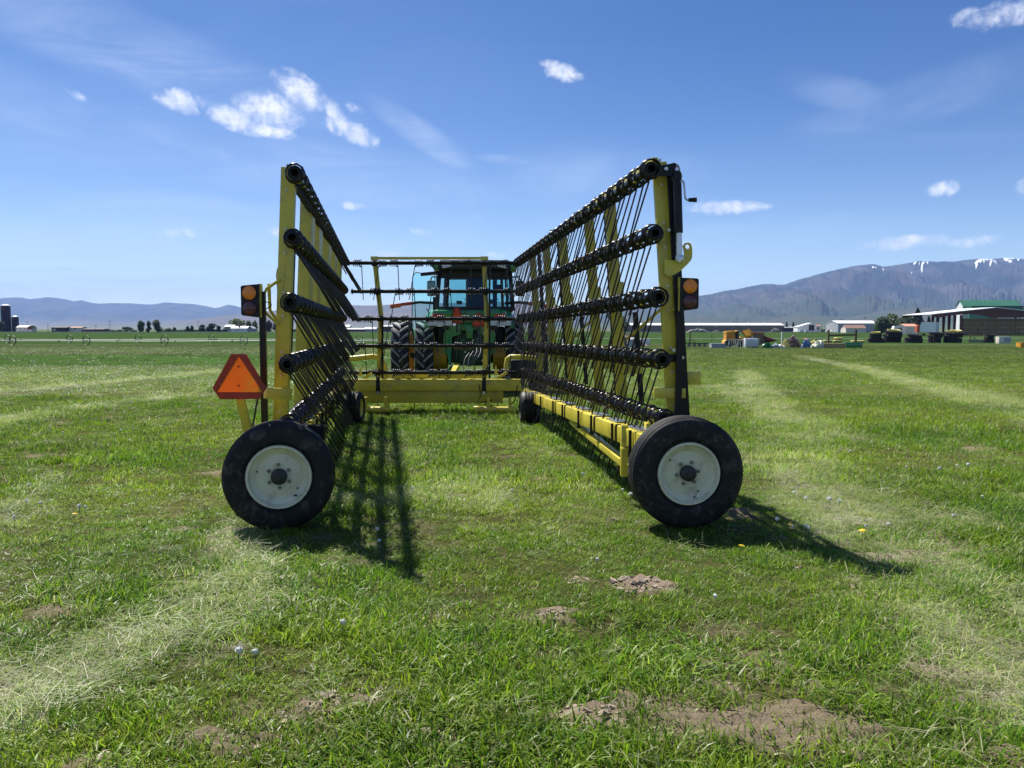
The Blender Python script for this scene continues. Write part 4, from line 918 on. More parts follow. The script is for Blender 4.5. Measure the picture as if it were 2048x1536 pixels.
m = MB(); m.tube([P(958, 770, 14.2), P(962, 790, 14.15), P(955, 806, 14.15), P(985, 800, 14.1)], .010, 6); m.tube([P(1035, 770, 14.0), P(1030, 800, 14.0), P(1020, 812, 14.0)], .011, 6); m.tube([P(700, 770, 13.9), P(716, 790, 13.9), P(724, 812, 13.9)], .012, 6); m.build('hydraulic_hoses', BLK, rake, smooth=60)

# ---- marker lights
def lamp(px0, px1, py0, py1, Y, stem_px, stem_top, stem_bot, side):
    a = P(px0, py0, Y); b = P(px1, py1, Y); cx, cz = (a.x + b.x) / 2, (a.z + b.z) / 2; w, h = b.x - a.x, a.z - b.z
    root = bpy.data.objects.new('marker_lamp', None); COL.objects.link(root); root.parent = rake; OFF[root.name] = OFF[rake.name]
    m = MB(); q = Matrix.Translation((cx, Y, cz)) @ Matrix.Rotation(R(90), 4, 'X')
    s = side; poly = [(-w / 2, -h / 2 + .0), (w / 2, -h / 2 - .0), (w / 2, h / 2), (-w / 2, h / 2)]
    lo = .045 * h
    if s < 0: poly = [(-w / 2, -h / 2 + lo * 2), (-w / 2 + .012, -h / 2 + lo), (w / 2, -h / 2 - .005), (w / 2, h / 2), (-w / 2 + .012, h / 2 - lo), (-w / 2, h / 2 - lo * 1.8)]
    else: poly = [(-w / 2, -h / 2 - .005), (w / 2 - .012, -h / 2 + lo), (w / 2, -h / 2 + lo * 2), (w / 2, h / 2 - lo * 1.4), (w / 2 - .012, h / 2 - lo * .6), (-w / 2, h / 2)]
    m.prism(poly, Matrix.Translation((cx, Y + .055, cz)) @ Matrix.Rotation(R(90), 4, 'X'), .055); m.build('lamp_housing', DARK, root)
    r = min(w, h) * .385
    for nm, dz, mt, lb in (('lens', h * .235, AMB, 'amber lens'), ('lens', -h * .235, REDL, 'dark red lens')):
        M = Matrix.Translation((cx - s * -.004, Y, cz + dz)) @ Matrix.Rotation(R(90), 4, 'X')
        l = MB(); l.lathe([(r, -.002), (r, .006), (r * .9, .012), (r * .5, .018), (0, .020)], M, 32); l.build(nm, mt, root, smooth=40)['label'] = lb
        l = MB(); l.lathe([(r * 1.07, -.001), (r * 1.07, .009), (r * 1.0, .009), (r * 1.0, -.001)], M, 32); l.build('lens_ring', DARK, root)
    m = MB(); sx = P(stem_px, 700, Y).x; st = PZ(stem_top, Y + .06); sb = stem_bot; m.beam((sx, Y + .06, sb), (sx, Y + .06, st), .048, .035, up=(0, 1, 0), bev=.003); m.build('lamp_stem', BLK, root)
    m = MB(); m.box((cx - s * w * .5, Y + .04, cz), (.018, .05, h * 1.02)); m.build('lamp_bracket', YEL, root)
    m = MB(); m.box((sx + s * .03, Y + .02, cz + .005), (.05, .03, .03)); m.build('wing_nut', BOLT, root)
lamp(481, 519, 568, 634, 6.42, 522, 583, .42, -1)
lamp(1361, 1397, 555, 621, 6.45, 1361, 575, .58, 1)
m = MB(); m.tube([P(a, b, 6.55) for a, b in [(560, 559), (547, 568), (533, 578), (529, 586), (529, 620), (533, 627), (545, 638), (557, 650)]], .0125, 8); m.build('lamp_guard', YEL, rake, smooth=50)
m = MB(); m.tube([P(a, b, 6.55) for a, b in [(1340, 552), (1350, 560), (1356, 570), (1356, 610), (1352, 618), (1338, 622)]], .0125, 8); m.build('lamp_guard', YEL, rake, smooth=50)
m = MB(); m.tube([P(a, b, 6.5) for a, b in [(532, 604), (541, 606), (543, 610), (538, 615), (531, 618)]], .004, 6); m.build('lamp_cable', DARK, rake)
m = MB(); m.tube([P(a, b, 6.5) for a, b in [(519, 780), (513, 810), (506, 850), (500, 890)]], .007, 6); m.build('lamp_cable', DARK, rake)
# bracket plate on the left post
m = MB(); a = P(556, 565, 6.58); m.prism([(0, -.12), (.03, -.14), (.06, .10), (.06, .14), (.0, .11), (-.01, .06)], Matrix.Translation(a) @ Matrix.Rotation(R(90), 4, 'X'), .02); m.build('bracket_plate', YEL, rake)

# ---- slow vehicle sign
def smv(parent, c, w, h, depth=.012, sc=1.0, yaw=0, film=None):
    root = bpy.data.objects.new('slow_vehicle_sign', None); COL.objects.link(root); root.parent = parent; OFF[root.name] = OFF[parent.name]
    q = Matrix.Translation(c) @ Matrix.Rotation(yaw, 4, 'Z') @ Matrix.Rotation(R(90), 4, 'X')
    o = [(-.5 * w, -.26 * h), (-.36 * w, -.5 * h), (.36 * w, -.5 * h), (.5 * w, -.26 * h), (.135 * w, .5 * h), (-.135 * w, .5 * h)]
    i = [(-.428 * w, -.345 * h), (.428 * w, -.345 * h), (0, .465 * h)]
    ring = [o[4], o[5], o[0], o[1], o[2], o[3], o[4], i[2], i[1], i[0], i[2]]
    m = MB(); m.add([(x, y, 0) for x, y in o + i] + [(x, y, depth) for x, y in o + i], [f for s in (0, 9) for f in ((s + 0, s + 1, s + 6), (s + 1, s + 2, s + 7, s + 6), (s + 2, s + 3, s + 7), (s + 3, s + 4, s + 8, s + 7), (s + 4, s + 5, s + 8), (s + 5, s + 0, s + 6, s + 8))] + [(k, (k + 1) % 6, 9 + (k + 1) % 6, 9 + k) for k in range(6)] + [(6 + k, 6 + (k + 1) % 3, 15 + (k + 1) % 3, 15 + k) for k in range(3)], q); m.build('sign_border', SMVR, root)
    m = MB(); m.prism(i, q @ Matrix.Translation((0, 0, depth * .5)), .0005); m.build('sign_triangle', film or SMVO, root)
    return root, q
ctr = P(479, 753, 6.05)
sg, q = smv(rake, ctr, .396, .332)
for dz in (.075, -.066):
    m = MB(); m.tube([q @ Vector((.0, dz, .014)), q @ Vector((.0, dz, .020))], .0075, 10); m.build('rivet', SMVR, sg)
m = MB(); a = P(480, 795, 6.12); m.beam(a, Vector((a.x + .07, 6.2, .50)), .06, .03, up=(0, 1, 0)); m.build('sign_post', YEL, rake)
m = MB(); a = P(530, 786, 6.35); b_ = P(582, 788, 6.5); m.beam(a, b_, .05, .085, bev=.004); m.build('sign_arm', YEL, rake, smooth=35)

# ---- crank jack, hook plate and top arm of the right wing
m = MB(); ap = [P(x, y, 6.42) for x, y in [(1313, 352), (1318, 338), (1330, 331), (1348, 325.5), (1357, 330), (1360, 337), (1359, 346), (1350, 352), (1342, 352), (1330, 352)]]
m.prism([(p.x, p.z) for p in ap], Matrix.Translation((0, 6.44, 0)) @ Matrix.Rotation(R(90), 4, 'X'), .028); ar = m.build('top_arm', BLK, rake)
for x, y in ((1333, 337), (1354, 338)):
    m = MB(); p = P(x, y, 6.38); m.cyl(p, p + Vector((0, .05, 0)), .014, 12); m.build('pin', STEEL, ar)
jk = bpy.data.objects.new('crank_jack', None); COL.objects.link(jk); jk.parent = rake; OFF[jk.name] = OFF[rake.name]
m = MB(); m.cyl(P(1354, 345, 6.40), P(1357.5, 466, 6.40), .0325, 20); m.cyl(P(1353.5, 352, 6.40), P(1353.7, 363, 6.40), .038, 20); m.build('jack_tube', BLK, jk, smooth=40)
m = MB(); m.cyl(P(1357.5, 466, 6.40), P(1358.8, 512, 6.40), .0235, 18); m.box(P(1358.9, 517, 6.40), (.06, .05, .05), bev=.01); m.build('jack_screw', STEEL, jk, smooth=40)
m = MB(); m.tube([P(a, b, 6.38) for a, b in [(1358, 364), (1363, 361), (1366, 362.5), (1368, 368), (1370, 390), (1371, 397), (1374, 400), (1380, 400)]], .0075, 10); m.build('crank_handle', STEEL, jk, smooth=50)
m = MB(); m.cyl(P(1377, 400, 6.38), P(1393, 399.5, 6.38), .014, 14, r1=.019); m.build('hand_grip', DARK, jk, smooth=40)
m = MB(); m.tube([P(a, b, 6.38) for a, b in [(1353, 333), (1355, 328), (1357, 333), (1365, 354), (1359, 350)]], .003, 6); m.build('spring_clip', STEEL, jk)
hk = [(1330, 519), (1350, 521), (1356, 518), (1362, 520), (1366, 515), (1369, 509), (1368, 500), (1366, 492), (1370, 486), (1377, 484.5), (1383, 488), (1385, 496), (1385, 512), (1383, 520), (1374, 530), (1362, 541), (1350, 549), (1342, 552), (1336, 552), (1330, 546)]
hk = hk[:12] + [(1375.5 + 4.6 * math.cos(t), 493 + 4.6 * math.sin(t)) for t in np.linspace(0, -2 * math.pi, 17)] + [(1385, 496.5)] + hk[12:]
m = MB(); m.prism([(P(x, y, 6.46).x, P(x, y, 6.46).z) for x, y in hk], Matrix.Translation((0, 6.485, 0)) @ Matrix.Rotation(R(90), 4, 'X'), .018); hp = m.build('hook_plate', YEL, rake)
m = MB(); p = P(1359, 521, 6.36); m.cyl(p, p + Vector((0, .08, 0)), .012, 10); m.build('pin', STEEL, hp)
for p_ in ((1338, 460), (1348, 700)):
    p = P(p_[0], p_[1], 6.46); m = MB(); m.cyl(p, p + Vector((0, .06, 0)), .015, 6); m.build('bolt', BOLT, rake)
# arm that carries the right lamp stem and a cross arm
m = MB(); m.beam(P(1308, 786, 6.55), P(1371, 786, 6.55), .05, .085, bev=.004); m.build('lamp_arm', YEL, rake, smooth=35)
# U bolts on the bars
for fn, Z, Ys in ((RW, ZR, (6.75, 8.2, 9.25, 10.85)), (LW, ZL, (6.72, 8.2))):
    for z in Z:
        for Y in Ys:
            c = fn(Y, z); m = MB(); 
            for dz in (-.052, .050): m.box(c + Vector((0, -.035, dz)), (.115, .018, .012))
            m.build('bar_clamp', YEL, rake)
# ================================================================== tractor
def tractor():
    T = thing('tractor', (-1.03, 20.4, float(gz(20.4))), 'large green tractor with dual rear wheels and its cab door open, ahead of the rake', 'tractor', rz=R(1.6), local=True)
    lz = lambda z: z - float(gz(20.4))
    def part(m, name, mt, par=T, **k): return m.build(name, mt, par, off=Vector((0, 0, 0)), **k)
    def ag_wheel(x, y, r, w, out, nm='rear_wheel', lugs=22):
        root = bpy.data.objects.new(nm, None); COL.objects.link(root); root.parent = T; root.location = (x, y, r - .02); OFF[root.name] = Vector()
        q = Matrix.Rotation(R(90) * out, 4, 'Y'); h = w / 2; ri = r * .66; m = MB()
        m.lathe([(ri, h * .75), (ri + .05, h * .98), (r * .86, h * 1.0), (r * .92, h * .93), (r * .945, h * .70), (r * .955, 0), (r * .945, -h * .70), (r * .92, -h * .93), (r * .86, -h), (ri + .05, -h * .98), (ri, -h * .75)], q, 72)
        m.m(1)
        for k in range(lugs):
            for s in (-1, 1):
                a0 = 2 * math.pi * (k + (.5 if s > 0 else 0)) / lugs
                # chevron bar from near the middle out to the shoulder, trailing edge down at the rear
                pts = []
                for t, zz in ((0, -.03), (.5, .5), (.85, .93), (1.0, 1.02)):
                    ang = a0 + .26 * t; pts.append((ang, s * h * zz, r if t < .9 else r * .955))
                for (aa, za, ra), (ab, zb, rb) in zip(pts[:-1], pts[1:]):
                    da = .034; c = []
                    for (an, z_, r_) in ((aa, za, ra), (ab, zb, rb)):
                        for d_, rr in ((-da * 1.25, r * .93), (-da * .8, r_), (da * .8, r_), (da * 1.25, r * .93)):
                            c.append((rr * math.cos(an + d_), rr * math.sin(an + d_), z_))
                    m.add(c, [(0, 1, 5, 4), (1, 2, 6, 5), (2, 3, 7, 6), (0, 3, 2, 1), (4, 5, 6, 7)], q)
        m.build('tyre', [RUB, RUBD], root, off=Vector(), smooth=30)
        d = MB(); d.lathe([(ri + .02, h * .84), (ri + .01, h * .9), (ri - .02, h * .86), (ri - .05, h * .3), (ri - .07, -.0), (ri * .75, -h * .25), (ri * .45, -h * .1), (.14, -h * .1), (.12, h * .2), (0, h * .2)], q, 48)
        d.lathe([(ri - .05, h * .3), (ri - .06, -h * .3), (ri - .02, -h * .86), (ri + .01, -h * .9), (ri + .02, -h * .84)], q, 48)
        d.lathe([(ri + .01, -h * .9), (ri - .01, -h * 1.02), (ri - .06, -h * 1.08), (ri - .14, -h * .95), (.2, -h * .9), (0, -h * .9)], q, 48)
        d.build('rim', TYEL, root, off=Vector(), smooth=35)
        for k in range(8):
            a = 2 * math.pi * k / 8; b = MB(); v0 = q @ Vector((.22 * math.cos(a), .22 * math.sin(a), -h * .1)); v1 = q @ Vector((.22 * math.cos(a), .22 * math.sin(a), -h * .1 + .04)); b.tube([v0, v1], .022, 6); b.build('wheel_bolt', BOLT, root, off=Vector())
        return root
    for s in (-1, 1):
        ag_wheel(s * 1.66, 0, .915, .42, s); ag_wheel(s * 1.08, 0, .915, .44, s)
        ag_wheel(s * .95, 3.1, .70, .40, s, 'front_wheel', 18)
        m = MB(); m.lathe([(.33, -.24), (.35, -.22), (.35, .22), (.33, .24), (0, .24)], Matrix.Translation((s * .80, -.02, .90)) @ Matrix.Rotation(R(90) * s, 4, 'Y'), 32); part(m, 'wheel_weight', TYEL, smooth=35)
    m = MB(); m.cyl((-1.9, 0, .895), (1.9, 0, .895), .07, 16); m.box((0, 0, .95), (.80, .55, .60), bev=.08); m.cyl((-.7, 0, .9), (.7, 0, .9), .19, 20); part(m, 'rear_axle', GRND, smooth=35)
    m = MB(); m.box((0, 1.8, .95), (.55, 3.0, .5), bev=.05); m.cyl((-.95, 3.1, .68), (.95, 3.1, .68), .08, 12); part(m, 'chassis', GRND, smooth=35)
    m = MB(); m.box((0, 2.75, 1.52), (.80, 2.1, .62), bev=.14); m.box((0, 3.85, 1.3), (.7, .12, .7), bev=.05); part(m, 'hood', GRN, smooth=40)
    m = MB(); m.cyl((.62, 1.5, 1.5), (.62, 1.5, 3.05), .06, 16); part(m, 'exhaust', DARK, smooth=40)
    # platform / fuel tanks dark mass between the wheels
    m = MB(); m.box((0, .75, 1.15), (1.55, 1.0, .55), bev=.08); m.box((-.72, .2, 1.30), (.26, .9, .62), bev=.06); m.box((.72, .2, 1.30), (.26, .9, .62), bev=.06); part(m, 'fuel_tank', DARK, smooth=35)
    # three point hitch frame
    m = MB()
    for s in (-1, 1):
        m.prism([(s * .20, 1.64), (s * .52, 1.62), (s * .62, 1.42), (s * .62, .98), (s * .50, .92), (s * .42, 1.0), (s * .42, 1.36), (s * .20, 1.42)], Matrix.Translation((0, -.62, 0)) @ Matrix.Rotation(R(90), 4, 'X'), .12)
        m.beam((s * .50, -.70, 1.30), (s * .46, -1.0, .72), .06, .08); m.beam((s * .44, -.35, .62), (s * .46, -1.25, .56), .07, .10, bev=.01)
    m.box((0, -.66, 1.58), (.50, .14, .14), bev=.02); m.box((0, -.68, 1.48), (.16, .20, .32), bev=.03); hf = part(m, 'hitch_frame', GRN, smooth=35)
    m = MB(); m.box((0, -.45, 1.10), (.74, .25, .85), bev=.07); m.cyl((0, -.75, .78), (0, -.5, .78), .12, 16); m.box((.12, -.62, 1.18), (.14, .12, .30), bev=.02); m.box((-.16, -.62, 1.2), (.12, .12, .24), bev=.02); m.cyl((-.32, -.62, .8), (-.32, -.66, 1.3), .05, 12); m.cyl((.30, -.62, .8), (.30, -.66, 1.3), .05, 12); part(m, 'rear_casting', GRND, smooth=35)
    for x, z in ((-.50, 1.13), (-.5, .88), (.08, 1.28), (.20, 1.02), (.30, .80), (.50, 1.16), (-.1, 1.0), (.34, 1.45)):
        m = MB(); m.cyl((x, -.70, z), (x, -.80, z), .022, 8); part(m, 'coupler', BOLT)
    m = MB(); m.tube([(.18, -.72, 1.62), (.22, -.86, 1.4), (.20, -.9, 1.0), (.1, -1.2, .75)], .012, 6); m.tube([(.32, -.70, 1.25), (.30, -.9, .95), (.1, -1.4, .8)], .012, 6); part(m, 'hose', HOSE, smooth=60)
    # fenders
    for s in (-1, 1):
        m = MB(); prof = []
        n = 12; W0, W1 = .44, 1.06
        for i in range(n + 1):
            a = R(44 + 88 * i / n); y = -.02 - .98 * math.cos(a); z = 1.0 + 1.03 * math.sin(a)
            prof.append((y, z))
        vs = []; fs = []
        for (y, z) in prof:
            for x, dz in ((W0, 0), (W0 + .08, .05), (.78, .06), (W1 - .1, -.02), (W1, -.12), (W1 - .02, -.17), (.78, 0), (W0, -.05)): vs.append((s * x, y, z + dz))
        for i in range(n):
            for k in range(8): fs.append((i * 8 + k, i * 8 + (k + 1) % 8, (i + 1) * 8 + (k + 1) % 8, (i + 1) * 8 + k))
        fs += [tuple(range(8)), tuple(n * 8 + k for k in range(8))]
        m.add(vs, fs); fd = part(m, 'fender', GRN, smooth=50)
        # light panel on the back of the fender
        m = MB(); m.box((s * .70, -.93, 1.72), (.60, .16, .20), bev=.035); part(m, 'fender_panel', SILV, fd, smooth=40)
        m = MB(); m.box((s * .62, -1.0, 1.90), (.50, .16, .17), bev=.07); part(m, 'fender_cap', GRN, fd, smooth=40)
        m = MB(); m.box((s * .72, -1.06, 1.86), (.26, .10, .085), bev=.02); part(m, 'tail_light', REDR, fd, smooth=40)
        m = MB(); m.box((s * .56, -.88, 1.58), (.16, .1, .12), bev=.02); part(m, 'work_light', DARK, fd, smooth=40)
        # extremity light arm
        m = MB(); m.tube([(s * .85, -.35, 2.17), (s * 1.2, -.4, 2.19), (s * 1.55, -.45, 2.15)], .034, 8); am = part(m, 'marker_arm', DARK, smooth=50)
        m = MB(); m.box((s * 1.52, -.49, 2.145), (.26, .05, .075), rot=(0, s * .12, 0), bev=.01); part(m, 'reflector_strip', REDR, am)
        m = MB(); m.box((s * 1.78, -.47, 2.10), (.26, .08, .10), rot=(0, s * .14, 0), bev=.02); part(m, 'marker_light', ORG if s < 0 else REDR, am, smooth=40)
    # cab
    zb, zt = lz(1.90), lz(2.86); cx = .12
    m = MB()
    for s in (-1, 1):
        m.beam((cx + s * .93, -.25, zb), (cx + s * .86, -.12, zt), .10, .10, up=(0, 1, 0), bev=.02); m.beam((cx + s * .84, 1.35, zb), (cx + s * .78, 1.25, zt), .07, .07, up=(0, 1, 0), bev=.02)
        m.beam((cx + s * .88, -.22, zb + .02), (cx + s * .82, 1.35, zb + .02), .08, .10)
        m.beam((cx + s * .68, -.27, zb), (cx + s * .64, -.14, zt), .07, .06, up=(0, 1, 0))
    m.box((cx, -.24, zb + .03), (1.8, .08, .14), bev=.02); m.box((cx, -.13, zt - .06), (1.74, .08, .22), bev=.02); m.box((cx, 1.28, zt - .05), (1.6, .06, .14)); m.box((cx, 1.36, zb), (1.65, .06, .2))
    cab = part(m, 'cab_frame', DARK, smooth=35)
    m = MB(); m.box((cx, .55, zb - .06), (1.72, 1.7, .10)); part(m, 'cab_floor', DARK, cab)
    m = MB(); m.add([(cx - .64, -.25, zb + .1), (cx + .64, -.25, zb + .1), (cx + .6, -.15, zt - .16), (cx - .6, -.15, zt - .16)], [(0, 1, 2, 3)]); part(m, 'rear_window', GLASS, cab)
    m = MB(); m.add([(cx - .82, 1.36, zb + .1), (cx + .82, 1.36, zb + .1), (cx + .76, 1.26, zt - .1), (cx - .76, 1.26, zt - .1)], [(0, 1, 2, 3)]); part(m, 'windscreen', GLASSL, cab)
    for s in (-1, 1):
        m = MB(); m.add([(cx + s * .90, -.25, zb + .1), (cx + s * .68, -.27, zb + .1), (cx + s * .64, -.15, zt - .1), (cx + s * .84, -.12, zt - .1)], [(0, 1, 2, 3)]); part(m, 'quarter_window', GLASS, cab)
    m = MB(); m.add([(cx + .90, -.2, zb + .1), (cx + .83, 1.3, zb + .1), (cx + .78, 1.2, zt - .1), (cx + .85, -.1, zt - .1)], [(0, 1, 2, 3)]); part(m, 'side_window', GLASS, cab)
    m = MB()
    pr = [(-1.04, -.55), (1.04, -.55), (1.06, 1.55), (-1.06, 1.55)]
    m.box((cx, .48, lz(3.0)), (2.10, 2.15, .13), bev=.055); m.box((cx, .5, lz(3.07)), (1.7, 1.7, .10), bev=.045); rf = part(m, 'cab_roof', GRND, smooth=40)
    m = MB(); m.box((cx, -.56, lz(2.95)), (1.98, .06, .13), bev=.02); part(m, 'roof_trim', DARK, rf)
    for s in (-1, 1):
        m = MB(); m.box((cx + s * .93, -.53, lz(2.955)), (.14, .14, .15), bev=.04); part(m, 'roof_corner', GRN, rf, smooth=40)
        m = MB(); m.box((cx + s * .66, -.62, lz(2.955)), (.22, .05, .085), rot=(0, s * .2, 0), bev=.015); part(m, 'roof_light', SILV, rf, smooth=40)
    m = MB(); m.box((cx, .18, zb + .40), (.46, .13, .78), rot=(.12, 0, 0), bev=.06); m.box((cx, .42, zb + .05), (.48, .5, .14), bev=.05); m.box((cx, .1, zb + .70), (.26, .1, .20), bev=.04); part(m, 'seat', DARK, cab, smooth=40)
    m = MB(); m.box((cx - .40, .45, zb + .22), (.14, .45, .08), bev=.02); m.box((cx + .44, .45, zb + .24), (.16, .5, .10), bev=.02); m.box((cx + .55, 1.0, zb + .62), (.2, .05, .16), bev=.02); part(m, 'armrest', DARK, cab, smooth=40)
    m = MB(); ring = [(cx + .22 * math.cos(2 * math.pi * k / 24), .98 + .06 * math.sin(2 * math.pi * k / 24), zb + .56 + .20 * math.sin(2 * math.pi * k / 24)) for k in range(24)]; m.tube(ring, .016, 8, closed=True); m.cyl((cx, 1.0, zb + .0), (cx, .98, zb + .56), .03, 10); m.cyl((cx - .2, .98, zb + .56), (cx + .2, .98, zb + .56), .014, 8); part(m, 'steering_wheel', DARK, cab, smooth=50)
    m = MB(); m.tube([(cx - .30, 1.22, zb + .30), (cx + .10, 1.16, zb + .74)], .010, 6); m.tube([(cx + .60, 1.2, zb + .3), (cx + .30, 1.18, zb + .62)], .010, 6); part(m, 'wiper', DARK, cab)
    # open door on the left, swung out behind
    dr = bpy.data.objects.new('open_door', None); COL.objects.link(dr); dr.parent = T; OFF[dr.name] = Vector()
    x0, x1 = cx - .92, cx - 1.53; z0, z1 = lz(1.10), lz(2.82)
    out = [(x0, z0 + .1), (x0 - .35, z0), (x1 + .06, z0 + .1), (x1, z0 + .4), (x1 + .03, z1 - .1), (x1 + .10, z1), (x0, z1 - .06)]
    m = MB(); m.add([(x, -.35 + (x0 - x) * .12, z) for x, z in out], [tuple(range(7))]); m.build('door_glass', GLASSL, dr, off=Vector())
    m = MB(); m.tube([(x, -.35 + (x0 - x) * .12, z) for x, z in out], .011, 6, closed=True); m.build('door_seal', DARK, dr, off=Vector())
    m = MB(); m.box((x0 - .06, -.36, (z0 + z1) / 2 + .1), (.06, .04, .34)); m.beam((x0, -.36, z0 + .50), (x0 - .25, -.33, z0 + .85), .02, .02); m.build('door_handle', DARK, dr, off=Vector())
    m = MB(); m.tube([(cx - .85, .9, lz(2.78)), (cx - 1.12, 1.0, lz(2.80)), (cx - 1.16, 1.0, lz(2.70))], .022, 8); mi = part(m, 'mirror_arm', DARK, smooth=50)
    m = MB(); m.box((cx - 1.10, -.30, lz(2.79)), (.42, .07, .085), rot=(0, -.1, 0), bev=.02); part(m, 'door_hinge_arm', DARK, smooth=40)
    m = MB(); m.box((cx - 1.14, 1.0, lz(2.50)), (.22, .08, .40), bev=.04); part(m, 'mirror', DARK, mi, smooth=40)
    m = MB(); m.box((cx - 1.14, .957, lz(2.50)), (.18, .01, .34)); part(m, 'mirror_glass', GLASSD, mi)
    m = MB(); m.tube([(cx + .85, .9, lz(2.78)), (cx + 1.12, 1.0, lz(2.80)), (cx + 1.16, 1.0, lz(2.70))], .022, 8); m.box((cx + 1.14, 1.0, lz(2.50)), (.22, .08, .40), bev=.04); part(m, 'mirror', DARK, smooth=50)
    # slow vehicle signs
    s1, q1 = smv(T, Vector((-.30, -.80, lz(1.775))), .37, .38, film=SMVT)
    s2, q2 = smv(T, Vector((.22, -.86, lz(1.67))), .34, .33, yaw=R(12), film=SMVT)
    m = MB(); m.box((-.30, -.74, lz(1.52)), (.05, .04, .3)); m.box((.22, -.78, lz(1.45)), (.05, .04, .3)); part(m, 'sign_bracket', GRND)
    m = MB(); m.box((0, -.36, lz(1.80)), (1.3, .2, .22), bev=.04); part(m, 'rear_cowl', GRN, smooth=40)
    return T
TR = tractor()

# ================================================================== irrigation wheel lines
def wheel_line(label, Y0, Y1, px0, px1, wheels, rad, gapseg=None):
    """pipe carried through the hubs of large spoked wheels"""
    a = P(px0, 660, Y0); b = P(px1, 660, Y1)
    T = thing('irrigation_wheel_line', (a.x, a.y, float(gz(a.y))), label, 'irrigation line', group=None)
    f = lambda px: (px - px0) / (px1 - px0)
    def pt(px):
        # invert for x along the line
        t0, t1 = 0, 1
        for _ in range(40):
            t = (t0 + t1) / 2; p = a.lerp(b, t)
            if 1024 + FPX * p.x / (p.y * math.cos(PITCH)) < px: t0 = t
            else: t1 = t
        p = a.lerp(b, (t0 + t1) / 2); p.z = float(gz(p.y)); return p
    d = (b - a); d.z = 0; d.normalize()
    n = max(6, int((b - a).length / 9)); pts = []
    m = MB(); prev = None
    for i in range(n + 1):
        p = a.lerp(b, i / n); p.z = float(gz(p.y)) + rad * .86 + .05 * math.sin(i * 1.3); 
        if prev is not None:
            mm = MB(); mm.cyl(prev, p, .07, 8); mm.build('pipe_section', PIPE, T, smooth=50)
            mm = MB(); mm.cyl(p - d * .12, p + d * .12, .10, 8); mm.build('coupling', RIMD, T, smooth=50)
            sp = MB(); sp.cyl(p + Vector((0, 0, .05)), p + Vector((0, 0, .30)), .02, 6); sp.build('sprinkler', GALV, T)
        prev = p
    first = None
    for px in wheels:
        c = pt(px); c.z += rad
        yaw = math.atan2(d.y, d.x) + R(62) * (1 if True else 0)
        if first is None:
            w = bpy.data.objects.new('wheel', None); COL.objects.link(w); w.parent = T; w.location = c - OFF[T.name]; w.rotation_euler = (0, 0, yaw)
            m = MB(); m.lathe([(rad - .035, -.09), (rad, -.09), (rad, .09), (rad - .035, .09), (rad - .03, -.09)], Matrix.Rotation(R(90), 4, 'Y') @ Matrix.Identity(4), 40); m.build('wheel_rim', RIMD, w, off=Vector(), smooth=30)
            for k in range(8):
                an = 2 * math.pi * k / 8; m = MB(); m.cyl((0, .08 * math.cos(an), .08 * math.sin(an)), (0, rad * .98 * math.cos(an), rad * .98 * math.sin(an)), .005, 5); m.build('spoke', RIMD, w, off=Vector())
            m = MB(); m.cyl((-.12, 0, 0), (.12, 0, 0), .12, 12); m.build('hub', GALV, w, off=Vector()); first = w
        else:
            w = first.copy(); COL.objects.link(w); w.location = c - OFF[T.name]
            for ch in [o for o in bpy.data.objects if o.parent == first]:
                e = ch.copy(); COL.objects.link(e); e.parent = w
    return T
wheel_line('nearer irrigation wheel line with large spoked wheels crossing the field left of the tractor', 140, 146, -120, 800, [24, 172, 328, 487, 640], .86)
wheel_line('farther irrigation wheel line with smaller looking wheels, running behind the nearer line on the left', 168, 176, -160, 810, [14, 138, 275, 422, 573, 718, 770], .86)
wheel_line('irrigation wheel line behind the junk rows on the right side of the field', 188, 194, 1100, 2300, [1270, 1950], .86)

